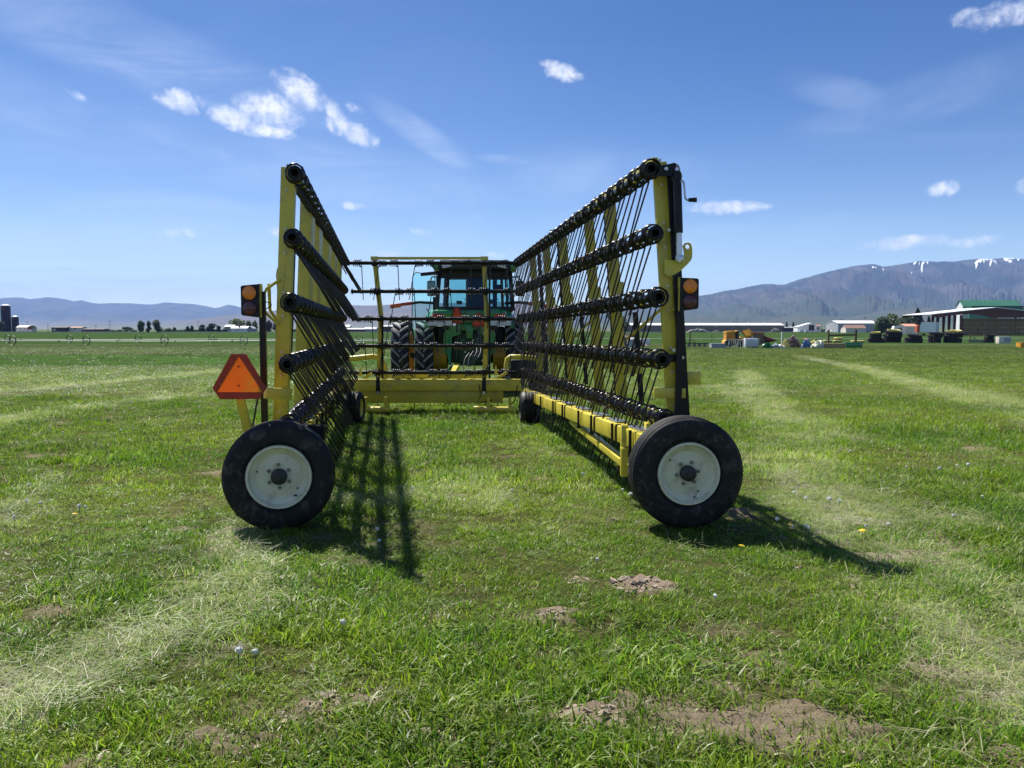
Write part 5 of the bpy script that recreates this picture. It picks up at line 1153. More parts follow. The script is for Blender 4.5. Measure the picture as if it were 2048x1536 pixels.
# ================================================================== far buildings and trees
FY = 850.0; FZ = float(gz(FY))
def gable(name, px0, px1, py_ridge, py_eave, Y, wall, roof, label, cat='building', depth=12, base=None, doors=(), windows=(), front_gable=False, apex=None, roof_over=.4):
    b = float(gz(Y)) if base is None else base; x0, x1 = PX(px0, Y), PX(px1, Y); ze, zr = PZ(py_eave, Y), PZ(py_ridge, Y)
    T = thing(name, ((x0 + x1) / 2, Y, b), label, cat)
    m = MB()
    if not front_gable:
        yr = Y + depth / 2
        m.add([(x0, Y, b), (x1, Y, b), (x1, Y + depth, b), (x0, Y + depth, b), (x0, Y, ze), (x1, Y, ze), (x1, Y + depth, ze), (x0, Y + depth, ze), (x0, yr, zr - .15), (x1, yr, zr - .15)],
              [(0, 1, 5, 4), (2, 3, 7, 6), (1, 2, 6, 9, 5), (3, 0, 4, 8, 7)]); m.build('wall', wall, T)
        o = roof_over; r = MB()
        for y_, s in ((Y - o, 1), (Y + depth + o, -1)):
            v = [(x0 - o, y_, ze - .05), (x1 + o, y_, ze - .05), (x1 + o, yr, zr), (x0 - o, yr, zr)]
            r.add([*v, *[(a, c, z + .18) for a, c, z in v]], [(0, 1, 2, 3), (4, 5, 6, 7), (0, 1, 5, 4), (1, 2, 6, 5), (3, 0, 4, 7)])
        r.build('roof', roof, T)
    else:
        xm = PX(apex, Y) if apex else (x0 + x1) / 2
        m.add([(x0, Y, b), (x1, Y, b), (x1, Y, ze), (xm, Y, zr), (x0, Y, ze), (x0, Y + depth, b), (x1, Y + depth, b), (x1, Y + depth, ze), (xm, Y + depth, zr), (x0, Y + depth, ze)], [(0, 1, 2, 3, 4), (5, 6, 7, 8, 9), (0, 5, 9, 4), (1, 6, 7, 2)]); m.build('wall', wall, T)
        r = MB(); o = roof_over
        for xa, za in ((x0 - o, ze), (x1 + o, ze)):
            v = [(xa, Y - o, za), (xm, Y - o, zr + .05), (xm, Y + depth, zr + .05), (xa, Y + depth, za)]; r.add([*v, *[(a, c, z + .25) for a, c, z in v]], [(0, 1, 2, 3), (4, 5, 6, 7), (0, 1, 5, 4), (3, 0, 4, 7)])
        r.build('roof', roof, T)
    for (a, c, t_, b_, mt) in doors:
        m = MB(); xa, xb = PX(a, Y), PX(c, Y); za, zb = max(b + .02, PZ(b_, Y)), PZ(t_, Y); m.box(((xa + xb) / 2, Y - .05, (za + zb) / 2), (xb - xa, .12, zb - za)); m.build('door', mt, T)
    for (a, c, t_, b_) in windows:
        m = MB(); xa, xb = PX(a, Y), PX(c, Y); za, zb = PZ(b_, Y), PZ(t_, Y); m.box(((xa + xb) / 2, Y - .04, (za + zb) / 2), (xb - xa, .1, zb - za)); w = m.build('window', WWALL, T)
        m = MB(); m.box(((xa + xb) / 2, Y - .08, (za + zb) / 2), ((xb - xa) * .8, .1, (zb - za) * .8)); m.build('pane', GLASSD, w)
    return T
def silo(px0, px1, py_top, py_wall, Y, label):
    x0, x1 = PX(px0, Y), PX(px1, Y); r = (x1 - x0) / 2; b = float(gz(Y)); zw = PZ(py_wall, Y); zt = PZ(py_top, Y); c = Vector(((x0 + x1) / 2, Y, b))
    T = thing('silo', c, label, 'silo', group='blue silos at the far left')
    m = MB(); prof = [(r, 0)]; n = 10
    for i in range(1, n + 1): z = (zw - b) * i / n; prof += [(r, z - .08), (r * 1.012, z - .06), (r * 1.012, z + .0), (r, z + .02)]
    m.lathe(prof, Matrix.Translation(c), 28); m.build('silo_wall', BLU, T, smooth=30)
    m = MB(); m.lathe([(r * 1.02, zw - b)] + [(r * math.cos(t), zw - b + (zt - zw) * math.sin(t)) for t in np.linspace(.1, 1.55, 8)] + [(0, zt - b)], Matrix.Translation(c), 28); m.build('dome', WROOF, T, smooth=50)
    m = MB(); m.box((c.x, Y - r - .06, zw - (zw - b) * .10), (r * .55, .08, r * .5)); m.build('emblem_panel', MAROON, T)
    m = MB(); m.beam((c.x - r * .9, Y - r * .5, b), (c.x - r * .9, Y - r * .5, zw), .6, .6, up=(0, 1, 0)); m.build('ladder_cage', GALV, T)
silo(4.5, 21.5, 608.5, 612, FY, 'tall dark blue silo with a white dome, taller of the far left pair')
silo(25, 37.5, 631.5, 634.2, FY, 'short dark blue silo with a white dome beside the tall silo')
# arched barn
def quonset(px0, px1, pxs, py_top, Y):
    x0, x1, xs = PX(px0, Y), PX(px1, Y), PX(pxs, Y); b = float(gz(Y)); zt = PZ(py_top, Y); d = 16
    T = thing('arched_barn', ((x0 + x1) / 2, Y, b), 'cream barn with a curved roof and dark end, right of the blue silos', 'barn')
    m = MB(); m.box(((x0 + xs) / 2, Y + d / 2, b + (zt - b) * .28), (xs - x0, d, (zt - b) * .56)); w = m.build('wall', CREAM, T)
    m = MB(); n = 10; vs = []; fs = []
    for x in (x0 - .3, xs):
        for k in range(n + 1): t = math.pi * k / n; vs.append((x, Y + d / 2 - (d / 2 + .4) * math.cos(t), b + (zt - b) * (.5 + .5 * math.sin(t))))
    for k in range(n): fs.append((k, k + 1, n + 2 + k, n + 1 + k))
    m.add(vs, fs); m.build('roof', CREAM, T, smooth=60)
    # the gabled arch end turned towards us
    m = MB(); xc, rr = (xs + x1) / 2, (x1 - xs) / 2; pts = [(-rr, 0), (rr, 0)] + [(rr * math.cos(t), (zt - b) * (.42 + .52 * math.sin(t))) for t in np.linspace(0, math.pi, 11)]
    m.prism(pts, Matrix.Translation((xc, Y + .2, b)) @ Matrix.Rotation(R(90), 4, 'X'), .4); m.build('end_wall', MAROON, T)
    m = MB(); m.box((xc, Y - .25, b + (zt - b) * .2), (rr * 1.7, .15, (zt - b) * .40)); m.build('lower_wall', CREAM, T)
    for p_ in (33, 42, 50, 60):
        m = MB(); m.box((PX(p_, Y), Y - .35, PZ(657.8, Y)), (.9, .1, .9)); m.build('window', GLASSD, T)
quonset(32, 66, 55, 650.8, FY - 30)
gable('long_shed', 103, 133.5, 653.6, 655.2, FY, DWALL, DWALL, 'long dark flat roofed shed, left end of the low farm row beyond the field', 'shed', doors=((106, 112, 658, 661, CREAM),))
gable('pale_shed', 133.8, 162, 653.8, 655.5, FY + 4, CREAM, SROOF, 'pale low shed adjoining the long dark shed', 'shed', doors=((137, 139, 655.5, 658.5, DARK), (149, 151.5, 655, 658.5, DARK)))
gable('low_shed', 164, 207, 657.6, 658.8, FY - 10, MAROON, DWALL, 'very low brown shed to the right of the pale shed', 'shed')
gable('farmhouse', 462, 494, 652.6, 656.6, FY, WWALL, GROOF, 'white farmhouse with a grey roof and chimney beneath the big spring green tree', 'house', windows=((468, 470.5, 658, 660), (474, 476.5, 658, 660), (483, 486, 658, 660.5)))
m = MB(); c = P(478.5, 650.5, FY + 4); m.box(c, (1.5, 1.5, 3.6)); o = m.build('chimney', BWALL, bpy.data.objects['farmhouse'])
gable('house_wing', 493, 506, 652.8, 657.6, FY + 3, GWALL, GROOF, 'grey gable end wing at the right of the white farmhouse', 'house', front_gable=True)
gable('two_storey_house', 449, 467, 650, 653.5, FY + 16, GWALL, GROOF, 'two storey grey green house to the left of the white farmhouse', 'house', windows=((451.5, 453.5, 654, 656.2), (456, 458, 654, 656.2), (451.5, 453.5, 658, 660)))
gable('white_roof_barn', 681, 698, 650, 654, FY + 20, WWALL, WROOF, 'small barn with a bright white roof above the long red shed', 'barn')
gable('long_red_shed', 688, 729, 656.6, 658.6, FY, MAROON, WROOF, 'long low dark red shed with a pale roof seen left of the rake upright', 'shed')
gable('grey_gabled_shed', 729, 752, 654.6, 658.4, FY + 2, GWALL, GROOF, 'grey gabled shed between the long red shed and the dark block barn', 'shed', windows=((733, 735, 659, 661),))
gable('dark_block_barn', 764, 786, 650.8, 652.8, FY - 20, DWALL, WROOF, 'dark square barn with a white roof just left of the tractor tyres', 'barn', windows=((779, 781, 654, 656),))
gable('livestock_barn', 1236, 1568, 646.4, 650.6, FY, BWALL, WROOF, 'very long low brown barn with a bright white metal roof behind the right lamp', 'barn', depth=26, doors=((1430, 1433, 651.5, 653.2, WWALL), (1567, 1572, 654, 660.5, DWALL)))
for p_ in (1463, 1497, 1530, 1400, 1340):
    m = MB(); m.box((PX(p_, FY + 13), FY + 13, PZ(646, FY + 13) + .3), (1.0, 3.0, 1.4)); m.build('roof_vent', GWALL, bpy.data.objects['livestock_barn'])
gable('blue_shed', 1570, 1594, 653.4, 655.6, FY - 5, BLU, GWALL, 'low blue grey shed under the two small conifers', 'shed')
gable('white_machine_shed', 1595, 1634, 646.4, 654.2, FY - 30, WWALL, WROOF, 'white shed with a pointed roof and tall dark doorway beyond the junk row', 'shed', front_gable=True, apex=1622, doors=((1617.5, 1628.5, 650, 661, DWALL),))
gable('lean_to_shed', 1629, 1643, 649.5, 652.6, FY - 10, CREAM, BROOF, 'cream lean-to shed with a dark opening, right of the pointed white shed', 'shed', doors=((1629.5, 1637, 654.5, 659, DARK),))
gable('grey_warehouse', 1676, 1756, 641.2, 646.8, FY - 60, GWALL, WROOF, 'large grey warehouse with a pale roof behind the brown roofed house', 'warehouse', depth=30)
gable('brown_roof_house', 1692, 1732, 650.2, 656.6, FY - 110, CREAM, BROOF, 'cream house with a brown shingled roof in front of the grey warehouse', 'house')
gable('salmon_roof_house', 1811, 1836, 648, 653, 520, CREAM, SROOF, 'house with a salmon roof half hidden left of the orange machine', 'house', windows=((1820, 1822, 655, 658),))
# road along the far side
m = MB(); m.box((0, 815, float(gz(815)) + .25), (1700, 7, .5)); r_ = m.build('road', PALEROAD); r_['kind'] = 'structure'
def utility_pole(px, py_top, Y, label):
    x = PX(px, Y); b = float(gz(Y)); z = PZ(py_top, Y); T = thing('utility_pole', (x, Y, b), label, 'utility pole', group='utility poles beyond the field')
    m = MB(); m.cyl((x, Y, b), (x, Y, z), .22, 8, r1=.15); m.build('pole', WOOD, T)
    m = MB(); m.box((x, Y, z - 1.0), (2.8, .2, .25)); m.build('crossarm', WOOD, T)
for px, t, lb in ((55, 642, 'utility pole behind the cream arched barn'), (96, 648, 'utility pole left of the long dark shed'), (192, 649, 'utility pole above the very low brown shed'), (220, 641, 'tallest utility pole at the left, between the sheds and the round trees'), (396.5, 641.5, 'utility pole beside the dark orchard trees'),
                  (1472, 636, 'utility pole behind the long brown barn'), (1682, 637, 'utility pole at the left end of the grey warehouse'), (1729, 633, 'utility pole behind the middle of the grey warehouse'), (1284, 640, 'utility pole seen between the rake posts')):
    utility_pole(px, t, FY - 15, lb)

def tree(px0, px1, py_top, py_base, Y, label, leafm=None, cat='tree', conifer=False, n=1400, seed=1, group=None, base=None, trunk=True, name=None):
    leafm = leafm or LEAF
    r = random.Random(seed); x0, x1 = PX(px0, Y), PX(px1, Y); b = float(gz(Y)) if base is None else base; zt = PZ(py_top, Y); w = x1 - x0; h = zt - b; c = Vector(((x0 + x1) / 2, Y, b))
    T = thing(name or ('conifer' if conifer else 'tree'), c, label, cat, group)
    m = MB(); th = h * (.9 if conifer else .55)
    if trunk:
        m.tube([c, c + Vector((w * .02, 0, th * .5)), c + Vector((0, 0, th))], [h * .035, h * .024, h * .008], 8)
        if not conifer:
            for k in range(5):
                a = r.uniform(0, 6.28); p = c + Vector((0, 0, h * r.uniform(.15, .4))); m.tube([p, p + Vector((math.cos(a) * w * .2, math.sin(a) * w * .2, h * .22)), p + Vector((math.cos(a) * w * .3, math.sin(a) * w * .3, h * .4))], [h * .016, h * .011, h * .004], 6)
        m.build('trunk', BARK, T, smooth=60)
    m = MB(); px_m = Y / FPX; ls = max(.35 * px_m * 3.6, h * .045)
    lobes = []
    if conifer:
        for k in range(n):
            t = r.random() ** .8; z = h * (.06 + .94 * t); rad = (w / 2) * (1 - t) ** .8 * (1 - .25 * abs(math.sin(t * 22))) * math.sqrt(r.uniform(.2, 1)) * r.uniform(.8, 1.1); a = r.uniform(0, 6.28)
            lobes.append((Vector((rad * math.cos(a), rad * math.sin(a), z)), a))
    else:
        L = []
        for k in range(13):
            a = r.uniform(0, 6.28); q = r.uniform(.0, .66) * w / 2; zz = h * r.uniform(.16, .78); rr = w * r.uniform(.19, .29)
            zz = min(zz, h - rr * .8 * min(1, h / w)); L.append((Vector((q * math.cos(a), q * math.sin(a), zz)), rr, min(rr, h * r.uniform(.17, .27))))
        L.append((Vector((0, 0, h * .80)), w * .22, h * .20))
        for k in range(n):
            cc, rr, rz = L[k % len(L)]; a = r.uniform(0, 6.28); u = r.uniform(-1, 1); q = r.random() ** .35 * r.choice([1, 1, 1, 1.12])
            s = math.sqrt(1 - u * u); v = cc + Vector((rr * q * s * math.cos(a), rr * q * s * math.sin(a), rz * q * u)); v.z = max(v.z, h * .05); lobes.append((v, a))
    for v, a in lobes:
        s = ls * r.uniform(.6, 1.3); M = Matrix.Translation(c + v) @ Euler((r.uniform(-1.2, 1.2), r.uniform(-1.2, 1.2), r.uniform(0, 6.28))).to_matrix().to_4x4()
        m.add([(-s, -s * .5, 0), (s * .2, -s * .8, s * .2), (s, .1 * s, 0), (.1 * s, s * .8, -s * .2), (-s * .7, s * .6, .1 * s)], [(0, 1, 2, 3, 4)], M)
    m.build('crown', leafm, T)
    return T
TL = [(-8, 7, 642, FY - 60, 'tree cut off by the left edge of the picture beside the tall silo', LEAF), (272, 291, 639.5, FY - 90, 'round green tree, left of the three standing together in the open', LEAF), (291.5, 302.5, 641, FY - 85, 'slim tree in the middle of the three standing together', LEAF), (303.5, 325, 638.8, FY - 80, 'widest tree, right of the three standing together', LEAF),
      (244, 265, 653.5, FY + 40, 'low wide bush left of the three round trees', LEAF), (372, 380, 652.5, FY, 'small dark round shrub, left one of a pair', LEAFD), (380, 388, 651.8, FY, 'small dark round shrub, right one of a pair', LEAFD), (395, 413, 649.5, FY + 5, 'broad brownish tree by the utility pole', LEAFD),
      (411, 432, 647.5, FY, 'dark tree over the hedge left of the houses', LEAFD), (432, 441, 651.5, FY - 5, 'small dark tree next to the two storey house', LEAFD), (456, 492, 637, FY + 35, 'big spring green tree spreading above the white farmhouse', LEAFY), (488, 506, 641, FY + 40, 'yellow green tree behind the right end of the farmhouse', LEAFY),
      (503, 517, 640.5, FY + 30, 'pale green tree half hidden behind the left lamp stem', LEAFY), (527, 548, 639.5, FY, 'dark purple leaved tree right of the lamp stem', LEAFP), (544, 558, 641, FY + 30, 'pale green tree touching the yellow wing post', LEAFY), (445, 455, 657, FY - 20, 'low shrub in front of the two storey house', LEAFD),
      (330, 345, 656.5, FY, 'low pale bush on the far road, right of the three trees', LEAFY), (346, 352, 654.6, FY, 'tiny pointed bush on the far road', LEAFY), (1744, 1784, 633, 640, 'left part of the green grove, a broad tree behind the tyre stacks', LEAF), (1763, 1806, 627, 650, 'tallest broad tree of the green grove', LEAFY), (1790, 1834, 628, 640, 'right hand tree of the green grove beside the conifer', LEAF)]
for i, (a, b_, t, Y, lb, mt) in enumerate(TL): tree(a, b_, t, 660, Y, lb, mt, seed=i + 3, n=1100 if b_ - a < 25 else 2400, name='bush' if 'bush' in lb or 'shrub' in lb else None, cat='bush' if 'bush' in lb or 'shrub' in lb else 'tree')
tree(1815, 1854, 618.5, 660, 600, 'tall dark conifer between the green grove and the pavilion', LEAFC, conifer=True, n=2600, seed=60)
tree(1848, 1866, 633, 660, 640, 'smaller dark conifer just left of the open pavilion', LEAFC, conifer=True, n=1500, seed=61)
tree(1569, 1577, 645, 660, FY, 'small dark conifer, left one of two behind the blue shed', LEAFC, conifer=True, n=500, seed=62)
tree(1582, 1590.5, 645, 660, FY, 'small dark conifer, right one of two behind the blue shed', LEAFC, conifer=True, n=500, seed=63)
tree(1225, 1262, 632, 660, FY - 60, 'green tree glimpsed between the right wing posts', LEAF, n=1600, seed=64)
def hedge(px0, px1, py_top, Y, label, seed):
    r = random.Random(seed); x0, x1 = PX(px0, Y), PX(px1, Y); b = float(gz(Y)); h = PZ(py_top, Y) - b; T = MB()
    for k in range(int((x1 - x0) * 14)):
        x = r.uniform(x0, x1); hh = h * (.55 + .45 * vnoise(np.array([x * .08]), np.array([seed * 1.]))[0]); s = r.uniform(.5, 1.1)
        T.add([(-s, -s * .5, 0), (s * .2, -s * .8, s * .2), (s, .1 * s, 0), (.1 * s, s * .8, -s * .2)], [(0, 1, 2, 3)], Matrix.Translation((x, Y + r.uniform(-2, 2), b + hh * r.random())) @ Euler((r.uniform(-1.3, 1.3), r.uniform(-1.3, 1.3), r.uniform(0, 6))).to_matrix().to_4x4())
    o = T.build('hedge', LEAF if seed % 2 else LEAFD); tag(o, label, 'hedge'); return o
hedge(205, 272, 658.3, FY + 10, 'low green hedge between the low shed and the three round trees', 1); hedge(325, 450, 658.6, FY + 12, 'long low hedge between the three trees and the houses', 3); hedge(556, 690, 658, FY + 10, 'low hedge seen between the left wing post and the long red shed', 2); hedge(1640, 1692, 657.5, FY + 20, 'scrubby hedge left of the brown roofed house', 5)
def parked_car(px0, px1, Y, mt, label, hz_=1.5):
    x0, x1 = PX(px0, Y), PX(px1, Y); L = x1 - x0; b = float(gz(Y)) + (.5 if 810 < Y < 822 else 0); T = thing('parked_car', ((x0 + x1) / 2, Y, b), label, 'car')
    m = MB(); q = Matrix.Translation((x0, Y, b)) @ Matrix.Rotation(R(90), 4, 'X'); k = hz_
    m.prism([(0, .35), (0, .8 * k * .7), (.16 * L, .60 * k), (.28 * L, .95 * k), (.72 * L, .95 * k), (.86 * L, .62 * k), (L, .55 * k), (L, .35)], q, -1.8); m.build('body', mt, T)
    m = MB(); m.prism([(.21 * L, .62 * k), (.30 * L, .90 * k), (.70 * L, .90 * k), (.80 * L, .62 * k)], q @ Matrix.Translation((0, 0, .02)), .03); m.build('window', GLASSD, T)
    for f in (.2, .8):
        m = MB(); m.cyl((x0 + L * f, Y - .05, b + .36), (x0 + L * f, Y + .3, b + .36), .36, 14); m.build('wheel', RUB, T)
parked_car(317, 326, 818, BLUE, 'small blue car driving on the far road below the widest tree', 1.6)
for i, (a, b_, lb) in enumerate(((1652, 1657, 'white pickup left of the two sheds row'), (1662, 1668, 'white car by the hedge left of the grey warehouse'), (1598, 1606, 'white truck parked before the pointed white shed'), (1610, 1616, 'white car close to the dark doorway'))): parked_car(a, b_, FY - 45, WWALL, lb, 2.1)
def rubble(px0, px1, py_top, Y, mt, label, seed, n=160, cat='pile', size=None):
    r = random.Random(seed); x0, x1 = PX(px0, Y), PX(px1, Y); b = float(gz(Y)); h = PZ(py_top, Y) - b; w = x1 - x0; m = MB(); s0 = size or w * .05
    for k in range(n):
        u = r.uniform(-1, 1); hh = h * (1 - u * u) * r.random(); s = s0 * r.uniform(.4, 1.3)
        vs = [(math.cos(t) * s * r.uniform(.6, 1.3), math.sin(t) * s * r.uniform(.6, 1.3), zz * s * r.uniform(.4, .9)) for zz in (-.6, .6) for t in (0.2, 1.4, 2.7, 3.9, 5.1)]
        m.add(vs, [(0, 1, 6, 5), (1, 2, 7, 6), (2, 3, 8, 7), (3, 4, 9, 8), (4, 0, 5, 9), (5, 6, 7, 8, 9)], Matrix.Translation(((x0 + x1) / 2 + u * w / 2, Y + r.uniform(-.3, .3) * w * .4, b + hh)) @ Euler((r.uniform(-.8, .8), r.uniform(-.8, .8), r.uniform(0, 6))).to_matrix().to_4x4())
    o = m.build('rubble_pile', mt); return tag(o, label, cat)
rubble(1374, 1416, 657.4, FY - 40, STONE, 'pale earth heap before the left end of the long brown barn', 1); rubble(1541, 1561, 656, FY - 40, STONE, 'pale rubble heap near the right end of the long brown barn', 2); rubble(1425, 1440, 660, FY - 40, STONE, 'small pale heap below the long brown barn', 3, n=60)

# ---- green barn, open pavilion, hay, trailers
gable('green_roof_barn', 1924, 2039, 600.4, 612, 470, WWALL, GRROOF, 'white barn with a bright green metal roof rising behind the open pavilion', 'barn', depth=7)
m = MB(); x0, x1 = PX(1935, 466), PX(2038, 466); m.box(((x0 + x1) / 2, 466, (PZ(612, 466) + PZ(622, 466)) / 2), (x1 - x0, 7, PZ(612, 466) - PZ(622, 466))); m.build('side_roof', GRWALL, bpy.data.objects['green_roof_barn'])
m = MB(); x0, x1 = PX(1936, 462), PX(1985, 462); m.box(((x0 + x1) / 2, 462, (PZ(627, 462) + PZ(637, 462)) / 2), (x1 - x0, .6, PZ(627, 462) - PZ(637, 462))); m.build('lower_roof', GRROOF, bpy.data.objects['green_roof_barn'])
PY_ = 400.0
def pavilion():
    Y = PY_; b = float(gz(Y)); T = thing('open_pavilion', (PX(1960, Y), Y, b), 'open sided hay pavilion with white roof and maroon steel posts at the right edge', 'pavilion')
    D = 30; xe, xa, xr = PX(1862, Y), PX(1990, Y), PX(2118, Y); ze, za, zr = PZ(629, Y), PZ(615.5, Y), PZ(629, Y)
    xc = PX(1923, Y)
    m = MB()
    for (p0, p1, z0, z1) in ((xe, xa, ze, za), (xa, xr, za, zr)):
        v = [(p0, Y - .5, z0), (p1, Y - .5, z1), (p1, Y + D, z1), (p0, Y + D, z0)]; m.add([*v, *[(a, c, z + .3) for a, c, z in v]], [(0, 1, 2, 3), (4, 5, 6, 7), (0, 1, 5, 4), (3, 0, 4, 7), (1, 2, 6, 5)])
    m.build('roof', WROOF, T)
    m = MB()
    for p0, z0 in ((xe, ze), (xr, zr)):
        m.prism([(p0, z0 - .1), (xa, za - .1), (xa, za - 1.1), (xa + (p0 - xa) * .35, za - 1.4), (p0 + (xa - p0) * .12, z0 - 1.5), (p0, z0 - 1.2)], Matrix.Translation((0, Y + .1, 0)) @ Matrix.Rotation(R(90), 4, 'X'), .5)
        m.prism([(p0, z0 - .1), (xa, za - .1), (xa, za - .9), (p0, z0 - 1.2)], Matrix.Translation((0, Y + D, 0)) @ Matrix.Rotation(R(90), 4, 'X'), .5)
    m.build('rafter_frame', MAROON, T)
    m = MB(); m.prism([(PX(a_, Y), PZ(b_, Y)) for a_, b_ in ((1864, 630), (1990, 617), (2118, 631), (2118, 635), (2000, 635), (1983, 636), (1962, 630.5), (1940, 628), (1925, 629), (1880, 632))], Matrix.Translation((0, Y + .4, 0)) @ Matrix.Rotation(R(90), 4, 'X'), .25); m.build('gable_panel', MAROON, T)
    m = MB()
    for (p0, p1, z0, z1) in ((xe, xa, ze, za), (xa, xr, za, zr)): m.add([(p0, Y, z0 - .12), (p1, Y, z1 - .12), (p1, Y + D, z1 - .12), (p0, Y + D, z0 - .12)], [(0, 1, 2, 3)])
    m.build('roof_shade_sheet', DWALL, T)  # dark sheet added so the roof underside looks shaded
    for i, pxx in enumerate((1864, 1874, 1886, 1897, 1908, 1921)):
        yy = Y + D * (1 - i / 5.0); x = PX(pxx, yy); m = MB(); m.prism([(-.45, 0), (.45, 0), (.75, ze - b - .2), (-.65, ze - b - .2)], Matrix.Translation((x, yy, b)) @ Matrix.Rotation(R(90), 4, 'X'), .5); m.build('post', MAROON, T)
    for pxx in (1990, 2030, 2075, 2118):
        yy = Y + D - 1; x = PX(pxx, yy); m = MB(); m.box((x, yy, (b + ze) / 2), (.8, .5, ze - b)); m.build('post', MAROON, T)
    return T
pavilion()
def haystack():
    Y = PY_ + 4; b = float(gz(Y)); T = thing('hay_stack', (PX(1985, Y), Y, b), 'dark brown wall of stacked hay bales under the pavilion roof', 'hay stack'); x0, x1 = PX(1925, Y), PX(2110, Y); zt = PZ(637, Y); nx, nz = 20, 4; w = (x1 - x0) / nx; h = (zt - b) / nz; r = random.Random(4)
    m = MB(); m.box((0, 0, 0), (w * .97, 2.4, h * .96), bev=.12); proto = None
    for i in range(nx):
        for k in range(nz):
            loc_ = Vector((x0 + w * (i + .5), Y + r.uniform(-.25, .25), b + h * (k + .5)))
            if proto is None: proto = m.build('bale', HAYB, T, off=Vector()); proto.location = loc_ - OFF[T.name]; mesh = proto.data
            else: place('bale', mesh, T, loc_ - OFF[T.name], (0, 0, r.uniform(-.03, .03)))
haystack()
def box_trailer():
    Y = 385.0; b = float(gz(Y)); x0, xm, x1 = PX(1846, Y), PX(1871.5, Y), PX(1889, Y); zt, zb = PZ(644, Y), PZ(664.5, Y)
    T = thing('box_trailer', (xm, Y, b), 'white box trailer parked in front of the pavilion', 'trailer'); y1 = Y + 9
    m = MB(); m.add([(x0, Y + 3, zb), (xm, Y, zb), (x1, Y + 5, zb), (x0 + 2.5, Y + 8, zb), (x0, Y + 3, zt), (xm, Y, zt), (x1, Y + 5, zt), (x0 + 2.5, Y + 8, zt)], [(0, 1, 5, 4), (1, 2, 6, 5), (2, 3, 7, 6), (3, 0, 4, 7), (4, 5, 6, 7), (0, 1, 2, 3)]); m.build('body', WROOF, T)
    for f in (.3, .65):
        p = Vector((xm, Y, 0)).lerp(Vector((x1, Y + 5, 0)), f); q = Vector((xm, Y, 0)).lerp(Vector((x1, Y + 5, 0)), f + .04); m = MB(); m.beam((p.x, p.y - .1, (zb + zt) / 2), (q.x, q.y - .1, (zb + zt) / 2), .1, zt - zb - .3); m.build('door_rib', GWALL, T)
    for xx in (x0 + 1.5, xm + .8):
        m = MB(); m.cyl((xx, Y + 1.2, b + .45), (xx, Y + 1.8, b + .45), .45, 16); m.build('wheel', RUB, T)
box_trailer()
def camper():
    Y = 395.0; b = float(gz(Y)); x0, x1 = PX(1783, Y), PX(1811, Y); zt = PZ(652, Y); T = thing('camper_van', ((x0 + x1) / 2, Y, b), 'white and red camper van parked behind the tallest tyre stack', 'camper van'); L = x1 - x0
    m = MB(); m.prism([(0, .5), (0, (zt - b) * .55), (.12 * L, (zt - b) * .62), (.22 * L, zt - b), (L, zt - b), (L, .5)], Matrix.Translation((x0, Y, b)) @ Matrix.Rotation(R(90), 4, 'X'), -2.4); m.build('body', WWALL, T)
    m = MB(); m.box((x0 + .62 * L, Y - .05, b + (zt - b) * .68), (.28 * L, .08, .28 * (zt - b))); m.build('window', GLASSD, T)
    m = MB(); m.box((x0 + .2 * L, Y - .05, b + (zt - b) * .4), (.36 * L, .08, .22 * (zt - b))); m.build('stripe', SROOF, T)
    for f in (.2, .75):
        m = MB(); m.cyl((x0 + L * f, Y - .1, b + .45), (x0 + L * f, Y + .3, b + .45), .45, 14); m.build('wheel', RUB, T)
camper()
def orange_machine():
    Y = 388.0; b = float(gz(Y)); T = thing('feed_wagon', (PX(1842, Y), Y, b), 'faded orange wagon with a black hopper on top, left of the white box trailer', 'wagon')
    m = MB(); x0, x1 = PX(1834, Y), PX(1849, Y); m.prism([(x0, PZ(665, Y)), (x1, PZ(665, Y)), (x1, PZ(651, Y)), (PX(1837, Y), PZ(648, Y)), (x0, PZ(652, Y))], Matrix.Translation((0, Y + 2, 0)) @ Matrix.Rotation(R(90), 4, 'X'), 2); m.build('body', ORG, T)
    m = MB(); m.prism([(PX(1833, Y), PZ(641, Y)), (PX(1848.5, Y), PZ(641, Y)), (PX(1846, Y), PZ(649, Y)), (PX(1835, Y), PZ(649, Y))], Matrix.Translation((0, Y + 2, 0)) @ Matrix.Rotation(R(90), 4, 'X'), 2.2); m.build('hopper', DARK, T)
    m = MB(); m.box((PX(1843.5, Y), Y - .1, PZ(658, Y)), (.5, .3, 2.2)); m.build('red_panel', RWALL, T)
    for p_ in (1836, 1847):
        m = MB(); m.cyl((PX(p_, Y), Y - .2, b + .5), (PX(p_, Y), Y + .2, b + .5), .5, 14); m.build('wheel', RUB, T)
orange_machine()

# ---- field edge: tyre stacks, junk, fence frame
JY = 128.0
def tyre_proto():
    r, w = 1.0, .52; m = MB(); h = w / 2
    m.lathe([(r * .55, h * .8), (r * .60, h), (r * .76, h), (r * .86, h * .86), (r * .91, h * .55), (r * .92, 0), (r * .91, -h * .55), (r * .86, -h * .86), (r * .76, -h), (r * .60, -h), (r * .55, -h * .8)], None, 40)
    m.m(1)
    for k in range(16):
        for s in (-1, 1):
            a0 = 2 * math.pi * (k + (.5 if s > 0 else 0)) / 16; c = []
            for t, zz in ((0, 0), (1, .98)):
                an = a0 + .2 * t
                for d_, rr in ((-.085, r * .88), (-.06, r), (.06, r), (.085, r * .88)): c.append((rr * math.cos(an + d_), rr * math.sin(an + d_), s * h * zz))
            m.add(c, [(0, 1, 5, 4), (1, 2, 6, 5), (2, 3, 7, 6), (4, 5, 6, 7)])
    return m
tm = tyre_proto(); TP = tm.build('tyre_mesh_source', [RUB, LUG]); TYRE_ME = TP.data; bpy.data.objects.remove(TP)
